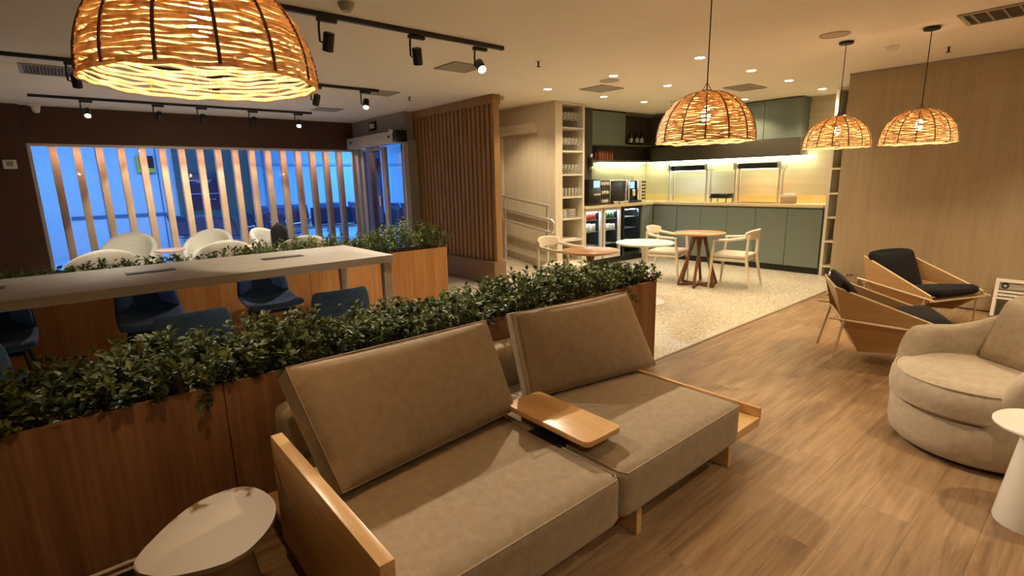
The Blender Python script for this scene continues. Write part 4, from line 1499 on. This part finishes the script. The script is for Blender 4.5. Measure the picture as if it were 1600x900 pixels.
planter('planter_box', 'long reddish veneer planter box behind the sofa', -1.6, 3.495, 2.345, 2.74, .69, [-0.85, 0.379, 1.6, 2.75], M_plant)
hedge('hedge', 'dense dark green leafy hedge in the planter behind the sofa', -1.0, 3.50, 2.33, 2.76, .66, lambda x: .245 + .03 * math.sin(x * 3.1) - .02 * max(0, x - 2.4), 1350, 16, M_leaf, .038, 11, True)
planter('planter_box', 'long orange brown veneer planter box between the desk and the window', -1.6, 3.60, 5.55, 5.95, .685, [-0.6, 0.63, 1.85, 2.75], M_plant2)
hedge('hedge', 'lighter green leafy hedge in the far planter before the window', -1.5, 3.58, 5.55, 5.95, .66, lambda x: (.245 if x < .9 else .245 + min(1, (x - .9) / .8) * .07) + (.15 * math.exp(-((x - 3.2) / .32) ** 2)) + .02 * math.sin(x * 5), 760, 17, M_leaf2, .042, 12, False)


# ------------------------------------------------------------------ desk with sockets
def s_desk():
    t = thing('high_desk', 'long pale laminate high desk between the two planters', 'desk', (0.5, 4.5, 0))
    x0, x1, y0, y1, z = -1.45, 2.045, 3.985, 5.02, .90
    MB().box(x0, x1, y0, y1, z - .062, z, bev=.002, seg=1).obj('top', M_desk, t, world=True)
    for x in (x0 + .02, x1 - .09):
        for y in (y0 + .01, y1 - .08):
            MB().box(x, x + .07, y, y + .07, 0, z - .063, bev=.002, seg=1).obj('leg', M_desk, t, world=True)
    lbs = ['left edge of the picture', 'middle of the desk', 'right part of the desk']
    for k, (a, b) in enumerate(((-.70, -.385), (.235, .54), (1.15, 1.475))):
        s = thing('power_socket', 'long grey power socket strip set into the desk top, %s' % lbs[k], 'socket', ((a + b) / 2, 4.56, z))
        MB().box(a, b, 4.51, 4.625, z + .0005, z + .006, bev=.002, seg=1).obj('plate', mat('socket_grey_%d' % k, (.085, .075, .065), .6), s, world=True)
        MB().box(a + .02, b - .02, 4.535, 4.60, z + .006, z + .009).obj('flap', M_flap, s, world=True)


s_desk()


# ------------------------------------------------------------------ blue chairs
def shell(wb, depth, backh, mb, ns=9, nv=14, seat_z=.47, tilt=.10, curl=.06, inset=0.0, off=0.0, v0=0.0, v1=1.0):
    # seat faces +y locally (front at +y); profile from front edge back and up
    P = []
    for j in range(nv + 1):
        v = v0 + (v1 - v0) * j / nv
        if v < .5:
            s = v / .5
            y = depth / 2 - depth * s
            z = seat_z - .03 * math.sin(math.pi * min(1, s * 1.1)) - .012 * s
            if s < .12:
                z -= (.12 - s) * .25
        else:
            s = (v - .5) / .5
            ang = min(1, s / .25) * (math.pi / 2 - tilt)
            rr = .10
            if s < .25:
                y = -depth / 2 - rr * math.sin(ang) * .8
                z = seat_z - .012 + rr * (1 - math.cos(ang))
            else:
                q = (s - .25) / .75
                y = -depth / 2 - rr * .8 - q * backh * math.sin(tilt)
                z = seat_z + .078 + q * (backh - .08) * math.cos(tilt)
        wv = wb * (1 - .10 * max(0, (v - .5) / .5)) - 2 * inset
        if v > .93:
            wv *= 1 - (v - .93) * 1.4
        row = []
        for i in range(ns + 1):
            a = i / ns * 2 - 1
            c = curl * abs(a) ** 2.4
            if v < .5:
                row.append((a * wv / 2, y, z + c * (.35 + 1.3 * v) + off))
            else:
                s = (v - .5) / .5
                row.append((a * wv / 2, y + c * (.6 + .9 * s) + off, z + c * max(0, .5 - s) * 1.2))
        P.append(row)
    mb.grid(P)
    return mb


def s_blue():
    t = thing('blue_chair', 'x', 'chair', (0, 0, 0), 0)
    o = shell(.47, .42, .32, MB()).obj('shell', M_blue, t, smooth=80)
    md = o.modifiers.new('thick', 'SOLIDIFY')
    md.thickness, md.offset = .035, -1
    sb = o.modifiers.new('sub', 'SUBSURF')
    sb.levels = sb.render_levels = 1
    o = shell(.44, .40, .31, MB(), inset=.008, off=.012, v0=.03, v1=.46).obj('seat_pad', M_blue, t, smooth=80)
    md = o.modifiers.new('thick', 'SOLIDIFY')
    md.thickness, md.offset = .02, 0
    o = shell(.44, .40, .31, MB(), inset=.008, off=.014, v0=.60, v1=.98).obj('back_pad', M_bluepad, t, smooth=80)
    md = o.modifiers.new('thick', 'SOLIDIFY')
    md.thickness, md.offset = .02, 0
    for sx in (-1, 1):
        for sy in (-1, 1):
            MB().tube([(sx * .15, sy * .12, .43), (sx * .21, sy * .20, 0)], [.013, .010], 8).obj('leg', M_black, t)
    MB().box(-.16, .16, -.13, .13, .405, .418).obj('under_frame', M_black, t)
    tree = kids(t)
    data = [(.37, 4.84, math.pi, 'navy shell chair on the far desk side, second from the left, before the planter'),
            (1.255, 4.84, math.pi, 'blue shell chair on the far desk side, rightmost, with bright blue back pad'),
            (-.53, 4.84, math.pi, 'navy shell chair on the far desk side at the left picture edge'),
            (.46, 3.74, 0.0, 'navy shell chair seen from behind on the near desk side, middle one'),
            (1.36, 3.72, 0.0, 'navy shell chair seen from behind on the near desk side, right one'),
            (-.55, 3.74, 0.0, 'navy shell chair seen from behind on the near desk side at the left edge')]
    for i, (x, y, r, lb) in enumerate(data):
        if i == 0:
            t.location, t.rotation_euler, t['label'] = (x, y, 0), (0, 0, r), lb
        else:
            dup(t, (x, y, 0), r, lb, tree=tree)


s_blue()


# ------------------------------------------------------------------ upholstered tub chairs
def wrap(mb, R, th, a0, a1, zb, zfun, n=30, m=14, ry=1.0):
    rows = []
    for i in range(n + 1):
        u = i / n
        a = a0 + (a1 - a0) * u
        endf = min(1, min(u, 1 - u) / .10)
        e = math.sqrt(max(0.0, 1 - (1 - endf) ** 2))
        zt = zfun(u)
        row = []
        for k in range(m):
            ph = 2 * math.pi * k / m
            cx, cz = math.cos(ph), math.sin(ph)
            sx = math.copysign(abs(cx) ** .55, cx)
            sz = math.copysign(abs(cz) ** .5, cz)
            hh = (zt - zb) / 2
            rad = R - th / 2 + sx * th / 2 * max(.05, e)
            zz = zb + hh + sz * hh * (1 if sz < 0 else (.80 + .20 * e))
            row.append((rad * math.cos(a), ry * rad * math.sin(a), zz))
        rows.append(row)
    vs = [[mb.bm.verts.new(p) for p in r] for r in rows]
    for A, B in zip(vs[:-1], vs[1:]):
        for k in range(m):
            mb.bm.faces.new((A[k], A[(k + 1) % m], B[(k + 1) % m], B[k]))
    mb.bm.faces.new(vs[0])
    mb.bm.faces.new(vs[-1][::-1])
    return mb


def s_tubs():
    t = thing('tub_chair', 'x', 'armchair')
    # opens towards +x
    wrap(MB(), .34, .085, math.radians(55), math.radians(305), .30, lambda u: .60 + .29 * math.sin(math.pi * u) ** 1.3).obj('shell', M_wchair, t, smooth=70)
    MB().lathe([(0, .28), (.26, .28), (.29, .31), (.29, .42), (.26, .46), (0, .465)], 32).obj('seat', M_wchair, t)
    for k in range(4):
        a = math.pi / 4 + k * math.pi / 2
        MB().tube([(.17 * math.cos(a), .17 * math.sin(a), .30), (.25 * math.cos(a), .25 * math.sin(a), 0)], [.018, .012], 8).obj('leg', M_cream, t)
    tree = kids(t)
    up90, dn90 = math.pi / 2, -math.pi / 2
    data = [(0.17, 7.10, up90 + .15, 'cream tub chair with its back to the desk, left one behind the hedge'),
            (0.55, 8.95, dn90 - .3, 'grey green lit tub chair facing the room before the window, left one'),
            (1.33, 7.05, up90, 'cream tub chair with its back to the desk, middle one behind the hedge'),
            (1.46, 8.6, dn90 - .5, 'off-white tub chair facing the room before the window, middle one'),
            (2.22, 6.85, up90 - .1, 'cream tub chair with its back to the desk, right one behind the hedge'),
            (2.26, 8.15, dn90 + .6, 'off-white tub chair holding the black backpack before the window')]
    for i, (x, y, r, lb) in enumerate(data):
        if i == 0:
            t.location, t.rotation_euler, t['label'] = (x, y, 0), (0, 0, r), lb
        else:
            dup(t, (x, y, 0), r, lb, tree=tree)
    first = None
    for x, y, lb in ((0.95, 8.3, 'small round pinkish side table between the tub chairs, left one'), (1.82, 7.75, 'small round pinkish side table between the tub chairs, right one')):
        if first is None:
            first = thing('side_table', lb, 'table', (x, y, 0))
            MB().lathe([(0, .66), (.17, .66), (.18, .67), (.18, .68), (.17, .69), (0, .69)], 28).obj('top', mat('pinkish_top', (.62, .42, .30), .4, noise=.05), first)
            MB().lathe([(0, .012), (.02, .012), (.02, .66), (0, .66)], 14).obj('column', M_white, first)
            MB().lathe([(0, 0), (.14, 0), (.14, .012), (0, .012)], 24).obj('base', M_white, first)
            tr = kids(first)
        else:
            dup(first, (x, y, 0), 0, lb, tree=tr)
    b = thing('backpack', 'black backpack sitting on the right tub chair before the window', 'backpack', (2.30, 8.02, .46), -2.0)
    mb = MB().cushion(.34, .20, .46, nx=10, e=.085, puff=.02).xf(Matrix.Translation((0, 0, .24)))
    mb.obj('bag', M_bfab, b)
    MB().cushion(.26, .09, .22, nx=8, e=.04, puff=.01).xf(Matrix.Translation((0, .12, .15))).obj('front_pocket', M_bfab, b)
    MB().tube([(-.05, -.02, .46), (-.04, -.02, .50), (.04, -.02, .50), (.05, -.02, .46)], .009, 6).obj('handle', M_bfab, b)


s_tubs()


# ------------------------------------------------------------------ sofa
def s_sofa():
    t = thing('sofa', 'long taupe two seat sofa with oak frame in the foreground', 'sofa', (1.5, 1.7, 0))
    # platform
    MB().box(.47, 2.75, 1.16, 2.28, .135, .165, bev=.003, seg=1).obj('platform', M_oakx, t, world=True)
    MB().box(.46, .505, 1.09, 2.02, .10, .552, bev=.004).obj('arm_panel', M_oak, t, world=True)
    for x in (.62, 1.655, 2.44):
        MB().box(x - .017, x + .017, 1.155, 1.36, 0, .135, bev=.002, seg=1).obj('leg', M_oak, t, world=True)
        MB().box(x - .012, x + .012, 2.05, 2.22, 0, .135, bev=.002, seg=1).obj('leg', M_oak, t, world=True)
    # tray at the right end
    z0, z1 = .165, .238
    MB().box(2.44, 2.75, 1.16, 2.05, z0, z0 + .015).obj('tray_floor', M_oak, t, world=True)
    MB().box(2.735, 2.752, 1.145, 2.05, z0, z1, bev=.002, seg=1).obj('tray_edge', M_oak, t, world=True)
    MB().box(2.44, 2.735, 1.143, 1.16, z0 - .03, z0 + .02, bev=.002, seg=1).obj('tray_edge', M_oakx, t, world=True)
    MB().box(2.44, 2.735, 2.035, 2.05, z0 + .016, z1, bev=.002, seg=1).obj('tray_edge', M_oakx, t, world=True)
    # seats

    def seat(x0, x1, lb):
        y0, y1 = 1.105, 2.10
        mb = MB().cushion(x1 - x0, y1 - y0, .215, nx=20, e=.035, puff=.012)
        mb.xf(Matrix.Translation(((x0 + x1) / 2, (y0 + y1) / 2, .272)))
        s = mb.obj('seat_cushion', M_sofa, t, world=True, smooth=60, label=lb)
        # welt seam on top front edge
        a = .03
        zt = .374
        mb = MB()
        mb.tube([(x0 + .012, y1 - .05, zt), (x0 + .010, y0 + a, zt), (x0 + .03, y0 + .004, zt - .004), (x1 - .03, y0 + .004, zt - .004), (x1 - .010, y0 + a, zt), (x1 - .012, y1 - .05, zt)], .0032, 6)
        mb.obj('piping', M_piping, s, world=True)
    seat(.515, 1.466, 'left seat cushion beside the oak arm')
    seat(1.474, 2.43, 'right seat cushion beside the tray')
    # low back
    MB().cushion(.94, .16, .40, nx=14, e=.05, puff=.01).xf(Matrix.Translation((1.01, 2.20, .385))).obj('low_back', M_sofa, t, world=True, smooth=60)
    MB().cushion(.94, .16, .40, nx=14, e=.05, puff=.01).xf(Matrix.Translation((1.96, 2.20, .385))).obj('low_back', M_sofa, t, world=True, smooth=60)
    # arm table between the seats
    b = MB()
    pl = []
    cx, cy, hx, hy, rr = 1.555, 1.525, .113, .262, .03
    for qx, qy, s in ((1, 1, 0), (-1, 1, 1), (-1, -1, 2), (1, -1, 3)):
        for k in range(5):
            a = math.pi / 2 * (s + k / 4)
            pl.append((cx + qx * (hx - rr) + rr * math.cos(a), cy + qy * (hy - rr) + rr * math.sin(a)))
    b.prism(pl, .432, .458, .004)
    at = b.obj('arm_table', M_oak, t, world=True)
    MB().box(1.44, 1.50, 1.42, 1.62, .37, .379).box(1.44, 1.447, 1.42, 1.62, .30, .375).box(1.48, 1.60, 1.46, 1.58, .379, .432).obj('arm_table_bracket', M_black, t, world=True)

    # loose back cushions (rest on the seat: things of their own)
    def back(name, label, p_bl, p_br, p_tl, p_tr, th, pinch=0.0):
        o = thing(name, label, 'cushion', tuple((Vector(p_bl) + Vector(p_br)) / 2))
        bl, br, tl, tr_ = Vector(p_bl), Vector(p_br), Vector(p_tl), Vector(p_tr)
        mb = MB().cushion(2.0, 2.0, 2.0, nx=20, e=.001, puff=0)
        n = ((br - bl).cross(tl - bl)).normalized()   # towards camera (-y, +z)
        if n.y > 0:
            n = -n
        for v in mb.bm.verts:
            u, w, k = v.co.x, v.co.y, v.co.z
            uu, ww = (u + 1) / 2, (w + 1) / 2
            base = bl.lerp(br, uu).lerp(tl.lerp(tr_, uu), ww)
            # thickness swells in the middle, pinched at the border
            fx = 1 - abs(u) ** 9
            fy = 1 - abs(w) ** 9
            f = (max(0, fx) * max(0, fy)) ** .5
            prof = th * (.70 + .30 * f)
            prof *= 1 - pinch * max(0, -u) ** 5
            belly = .035 * (1 - u * u) * (1 - w * w)
            edge = Vector((0, 0, 0))
            # slight sag of the top edge and rounded corners
            if w > .4:
                base.z -= .012 * math.sin(math.pi * uu) * (w - .4)
            v.co = base + n * (k * prof / 2 + (belly * k if k > 0 else 0))
        mb.obj('cover', M_sofa, o, world=True, smooth=60)
        mb = MB()
        q = []
        for (a, c) in ((bl, br), (br, tr_), (tr_, tl), (tl, bl)):
            for k in range(12):
                q.append(a.lerp(c, k / 12) + n * th * .35)
        mb.tube(q, .003, 5, closed=True).obj('piping', M_piping, o, world=True)
        return o
    back('back_cushion', 'left loose back cushion of the sofa, nearest the oak arm', (.585, 1.705, .388), (1.475, 1.80, .39), (.525, 2.01, .79), (1.475, 2.01, .79), .17)
    back('back_cushion', 'right loose back cushion of the sofa, tilted, nearest the tray', (1.655, 1.88, .395), (2.53, 1.735, .39), (1.645, 1.99, .825), (2.55, 1.975, .795), .17, .62)


s_sofa()


# ------------------------------------------------------------------ small tables
def s_small():
    t = thing('pebble_table', 'greige pebble shaped side table in the lower left corner', 'table', (.2, 1.75, 0))
    ctrl = [(-.015, 1.735), (.055, 1.845), (.165, 1.948), (.28, 1.972), (.352, 1.935), (.388, 1.84), (.385, 1.735), (.33, 1.635), (.225, 1.562), (.10, 1.588), (.02, 1.65)]
    n = len(ctrl)
    poly = []
    for i in range(n):
        p0, p1, p2, p3 = (Vector(ctrl[(i + k) % n] + (0,)) for k in (-1, 0, 1, 2))
        for k in range(6):
            s = k / 6
            q = .5 * ((2 * p1) + (-p0 + p2) * s + (2 * p0 - 5 * p1 + 4 * p2 - p3) * s * s + (-p0 + 3 * p1 - 3 * p2 + p3) * s ** 3)
            poly.append((q.x, q.y))
    MB().prism(poly, .404, .42, .004).obj('top', M_greige, t, world=True)
    MB().lathe([(0, 0), (.13, 0), (.13, .01), (.085, .404), (0, .404)], 32, (.205, 1.75, 0)).obj('cone_base', M_greige, t, world=True)
    t = thing('cone_table', 'round white side table with conical base at the right edge', 'table', (2.945, 0.075, 0))
    MB().lathe([(0, .435), (.16, .435), (.173, .445), (.173, .452), (.165, .46), (0, .46)], 40).obj('top', M_white, t)
    MB().lathe([(0, 0), (.118, 0), (.121, .01), (.07, .435), (0, .435)], 36).obj('cone_base', M_white, t)


s_small()


# ------------------------------------------------------------------ round boucle armchair
def s_armchair():
    t = thing('round_armchair', 'round sand coloured swivel armchair at the right edge', 'armchair', (3.655, .36, 0), math.radians(143))
    MB().lathe([(0, 0), (.34, 0), (.34, .03), (0, .03)], 40).obj('swivel_base', M_kick, t)
    MB().lathe([(0, .03), (.375, .03), (.395, .05), (.405, .10), (.405, .22), (.395, .245), (0, .25)], 48).obj('body', M_arm, t)
    mb = MB()
    mb.lathe([(0, .25), (.37, .25), (.405, .275), (.412, .33), (.405, .395), (.375, .425), (.3, .438), (0, .445)], 48)
    mb.xf(Matrix.Translation((.025, 0, 0)) @ Matrix.Diagonal((1.0, .93, 1.0, 1)))
    s = mb.obj('seat_cushion', M_arm, t)
    pts = []
    for k in range(48):
        a = 2 * math.pi * k / 48
        pts.append((.025 + .392 * math.cos(a), .93 * .392 * math.sin(a), .418))
    MB().tube(pts, .004, 6, closed=True).obj('piping', M_arm, s)

    def zf(u):
        c = abs(u - .5) * 2
        rise = .27 + .32 * math.sin(min(1, (1 - c) / .24) * math.pi / 2) ** .75
        if c > .55:
            return rise
        return .59 + .20 * (.5 + .5 * math.cos(math.pi * c / .55))
    wrap(MB(), .425, .125, math.radians(44), math.radians(316), .06, zf, 56, 20).obj('wrap_back', M_arm, t, smooth=70)
    # loose pillow
    p = thing('scatter_pillow', 'square sand coloured pillow leaning in the round armchair', 'pillow', (3.83, .23, .40), math.radians(146))
    mb = MB().cushion(.14, .42, .40, nx=14, e=.06, puff=.03)
    for v in mb.bm.verts:
        a, b = v.co.y / .22, v.co.z / .21
        k = (1 - .55 * min(1, max(abs(a), abs(b)) ** 3))
        v.co.x *= k
    mb.xf(Matrix.Translation((-.03, 0, .20)) @ Matrix.Rotation(math.radians(-22), 4, 'Y'))
    mb.obj('cover', M_arm, p)


s_armchair()


# ------------------------------------------------------------------ plywood lounge chairs
def slab(mb, pts, th):
    pts = [Vector(p) for p in pts]
    n = (pts[1] - pts[0]).cross(pts[2] - pts[0]).normalized() * th / 2
    a = [mb.bm.verts.new(p - n) for p in pts]
    b = [mb.bm.verts.new(p + n) for p in pts]
    k = len(pts)
    mb.bm.faces.new(a[::-1])
    mb.bm.faces.new(b)
    for i in range(k):
        mb.bm.faces.new((a[i], a[(i + 1) % k], b[(i + 1) % k], b[i]))
    return mb


def s_lounge():
    t = thing('lounge_chair', 'x', 'armchair')
    BT, FT = (.285, .0, .64), (.335, .74, .365)
    BB, FB = (.17, .215, .115), (.20, .44, .115)
    R0, R1, FC = (.292, .055, .395), (.338, .755, .335), (.25, .56, .155)
    for s in (-1, 1):
        f = lambda p: (s * p[0], p[1], p[2])
        o = slab(MB(), [f(BT), f(FT), f(R1), f(R0)], .014).obj('side_panel', M_ply, t, smooth=0)
        slab(MB(), [f(R0), f(R1), f(FC), f(BB)], .014).obj('lower_side_panel', M_ply, t, smooth=0)
        mb = MB()
        mb.tube([Vector(f(BT)) + Vector((0, 0, .002)), Vector(f(FT)) + Vector((0, 0, .002))], .0078, 6)
        mb.obj('edge_band', M_plyedge, o)
    slab(MB(), [(-.28, .0, .64), (.28, .0, .64), (.165, .215, .115), (-.165, .215, .115)], .014).obj('back_panel', M_ply, t, smooth=0)
    slab(MB(), [(-.32, .73, .355), (.32, .73, .355), (.18, .20, .20), (-.18, .20, .20)], .014).obj('seat_panel', M_ply, t, smooth=0)
    # rod frame
    zr = .385
    for s in (-1, 1):
        MB().tube([(s * .308, -.03, zr + .02), (s * .353, .80, zr - .055)], .009, 8).obj('side_rod', M_rod, t)
        MB().tube([(s * .30, .075, zr + .015), (s * .35, -.0, 0)], .0095, 8).obj('leg', M_rod, t)
        MB().tube([(s * .335, .70, zr - .03), (s * .40, .66, 0)], .0095, 8).obj('leg', M_rod, t)
    MB().tube([(-.34, .07, zr - .01), (.34, .07, zr - .01)], .009, 8).obj('back_rod', M_rod, t)
    MB().tube([(-.36, .76, zr - .065), (.36, .76, zr - .065)], .009, 8).obj('front_rod', M_rod, t)
    # black pads
    mb = MB().cushion(.50, .52, .09, nx=12, e=.04, puff=.02)
    for v in mb.bm.verts:
        v.co.x *= .86 + .30 * (v.co.y + .26) / .52
    mb.xf(Matrix.Translation((0, .50, .345)) @ Matrix.Rotation(math.radians(11), 4, 'X'))
    mb.obj('seat_pad', M_bfab, t, smooth=60)
    mb = MB().cushion(.60, .10, .50, nx=14, e=.028, puff=.035)
    for v in mb.bm.verts:
        v.co.x *= .70 + .30 * (v.co.z + .25) / .5
        v.co.y *= 1 - .6 * min(1, max(abs(v.co.x) / .30, abs(v.co.z) / .26)) ** 4
    mb.xf(Matrix.Translation((0, .165, .455)) @ Matrix.Rotation(math.radians(27), 4, 'X'))
    mb.obj('back_pad', M_bfab, t, smooth=60)
    tree = kids(t)
    t.location = (4.645, 1.475, 0)
    t.rotation_euler = (0, 0, math.atan2(-.9, .44) - math.pi / 2)
    t['label'] = 'plywood lounge chair with black pads seen from behind, nearer one'
    dup(t, (6.53, 1.58, 0), math.atan2(-.91, -.41) - math.pi / 2, 'plywood lounge chair with black pads seen from the front, by the taupe wall', tree=tree)


s_lounge()


def s_cables():
    for y, z, lb in ((2.325, .075, 'upper white cable along the foot of the near planter'), (2.328, .045, 'lower white cable along the foot of the near planter')):
        t = thing('floor_cable', lb, 'cable', (-.3, y, z))
        MB().tube([(-1.2, y, z), (-.4, y - .004, z - .004), (.3, y, z), (.62, y - .003, z - .002), (1.2, y, z)], .008, 8).obj('sheath', M_white, t, world=True)
        for x in (-.6, .25, .9):
            MB().box(x - .012, x + .012, y - .010, y + .018, z - .012, z + .012, bev=.002, seg=1).obj('clip', M_white, t, world=True)


s_cables()


def s_right():
    t = thing('waste_bin', 'low round steel bin at the end of the taupe wall', 'bin', (7.16, 2.14, 0))
    MB().lathe([(0, .0), (.15, .0), (.15, .02), (0, .02)], 28).obj('base_ring', M_blackp, t)
    MB().lathe([(0, .02), (.155, .02), (.155, .29), (0, .29)], 32).obj('drum', M_steel, t)
    MB().lathe([(0, .325), (.10, .322), (.16, .305), (.165, .29), (0, .29)], 32).obj('lid', M_chrome, t)
    t = thing('white_box', 'white slatted box leaning at the foot of the taupe wall', 'box', (7.24, .52, 0))
    y0, y1 = .20, .76
    M = Matrix.Translation((7.14, 0, 0)) @ Matrix.Rotation(math.radians(11), 4, 'Y')
    MB().box(.03, .13, y0, y1, .012, .40, M=M).obj('back_case', M_vent, t, world=True)
    MB().box(0, .03, y0, y1, .37, .405, M=M).box(0, .03, y1 - .03, y1, .012, .37, M=M).box(0, .03, y0, y0 + .03, .012, .37, M=M).obj('frame', M_white, t, world=True)
    MB().box(.012, .03, y0 + .03, y1 - .03, .30, .37, M=M).obj('name_plate', M_vent, t, world=True)
    for z in (.215, .25, .285):
        MB().box(.006, .03, y0 + .03, y1 - .03, z - .022, z, M=M).obj('slat', M_paper, t, world=True)
    MB().box(.012, .03, y0 + .03, y1 - .03, .19, .205, M=M).obj('slat', M_paper, t, world=True)
    MB().box(.015, .03, y1 - .20, y1 - .04, .03, .17, M=M).obj('dark_window', mat('dark_glass', (.06, .05, .04), .3), t, world=True)
    MB().lathe([(.016, 0), (.020, .004), (.028, .004), (.03, 0)], 20, M=M @ Matrix.Translation((.010, y1 - .075, .335)) @ Matrix.Rotation(math.radians(-90), 4, 'Y')).obj('round_emblem', M_black, t, world=True)


s_right()


# ------------------------------------------------------------------ dining tables and chairs
def s_dining():
    t = thing('round_table', 'round brown topped table with crossed walnut legs in front of the buffet', 'table', (6.575, 3.755, 0), .15)
    MB().lathe([(0, .71), (.30, .712), (.335, .73), (.34, .737), (.335, .74), (0, .74)], 48).obj('top', M_tabtop, t)
    for k in range(6):
        a = 2 * math.pi * k / 6 + .2
        ft = Vector((.27 * math.cos(a), .27 * math.sin(a), .02))
        tp = Vector((.07 * math.cos(a + .55), .07 * math.sin(a + .55), .71))
        MB().bar(ft, tp, .032, .032, bev=.002).obj('leg', M_walnut, t)
        MB().bar((0, 0, .02), ft, .03, .03, bev=.002).obj('foot_bar', M_walnut, t)
    t = thing('round_table', 'round white table with a pedestal foot in the middle of the dining area', 'table', (5.205, 3.68, 0))
    MB().lathe([(0, .715), (.33, .715), (.343, .725), (.343, .735), (.335, .74), (0, .74)], 48).obj('top', M_white, t)
    MB().lathe([(0, .02), (.035, .02), (.03, .60), (.05, .715), (0, .715)], 20).obj('column', M_white, t)
    MB().lathe([(0, 0), (.255, 0), (.255, .012), (.05, .03), (0, .03)], 40).obj('base', M_white, t)
    t = thing('round_table', 'round brown topped table partly hidden by the near hedge', 'table', (4.245, 3.70, 0))
    MB().lathe([(0, .71), (.28, .712), (.305, .73), (.31, .737), (.305, .74), (0, .74)], 48).obj('top', M_tabtop, t)
    MB().lathe([(0, .02), (.035, .02), (.03, .60), (.06, .71), (0, .71)], 20).obj('column', M_walnut, t)
    MB().lathe([(0, 0), (.23, 0), (.23, .012), (.05, .03), (0, .03)], 36).obj('base', M_walnut, t)

    c = thing('dining_chair', 'x', 'chair')
    # faces +y locally
    MB().cushion(.47, .46, .05, nx=10, e=.02, puff=.008).xf(Matrix.Translation((0, .01, .445))).obj('seat_pad', M_creamfab, c)
    MB().box(-.225, .225, -.21, .215, .375, .42, bev=.006).obj('seat_frame', M_cream, c)
    for s in (-1, 1):
        MB().tube([(s * .235, .24, 0), (s * .245, .215, .40), (s * .25, .19, .655)], [.013, .022, .016], 10).obj('front_leg', M_cream, c)
        MB().tube([(s * .255, -.31, 0), (s * .225, -.225, .42), (s * .22, -.235, .70)], [.013, .022, .017], 10).obj('rear_leg', M_cream, c)
        MB().tube([(s * .252, .21, .655), (s * .262, .0, .665), (s * .255, -.16, .69), (s * .20, -.25, .72)], [.016, .019, .021, .018], 10).obj('arm', M_cream, c)
    mb = MB()
    P = []
    for j in range(7):
        v = j / 6
        row = []
        for i in range(13):
            a = i / 12 * 2 - 1
            hh = .13 * (1 - .35 * abs(a) ** 3)
            row.append((a * .25, -.275 + .085 * a * a - .02 * v, .705 + (v - .25) * hh))
        P.append(row)
    mb.grid(P)
    o = mb.obj('backrest', M_cream, c, smooth=70)
    md = o.modifiers.new('thick', 'SOLIDIFY')
    md.thickness, md.offset = .024, 0
    tree = kids(c)
    data = [(6.80, 3.36, .16, 'cream wooden armchair right of the crossed leg table'),
            (6.56, 4.24, math.pi + .25, 'cream wooden armchair left of the crossed leg table, behind the white table'),
            (4.55, 4.40, math.pi + .25, 'cream wooden armchair at the brown table behind the near hedge')]
    for i, (x, y, r, lb) in enumerate(data):
        if i == 0:
            c.location, c.rotation_euler, c['label'] = (x, y, 0), (0, 0, r), lb
        else:
            dup(c, (x, y, 0), r, lb, tree=tree)


s_dining()
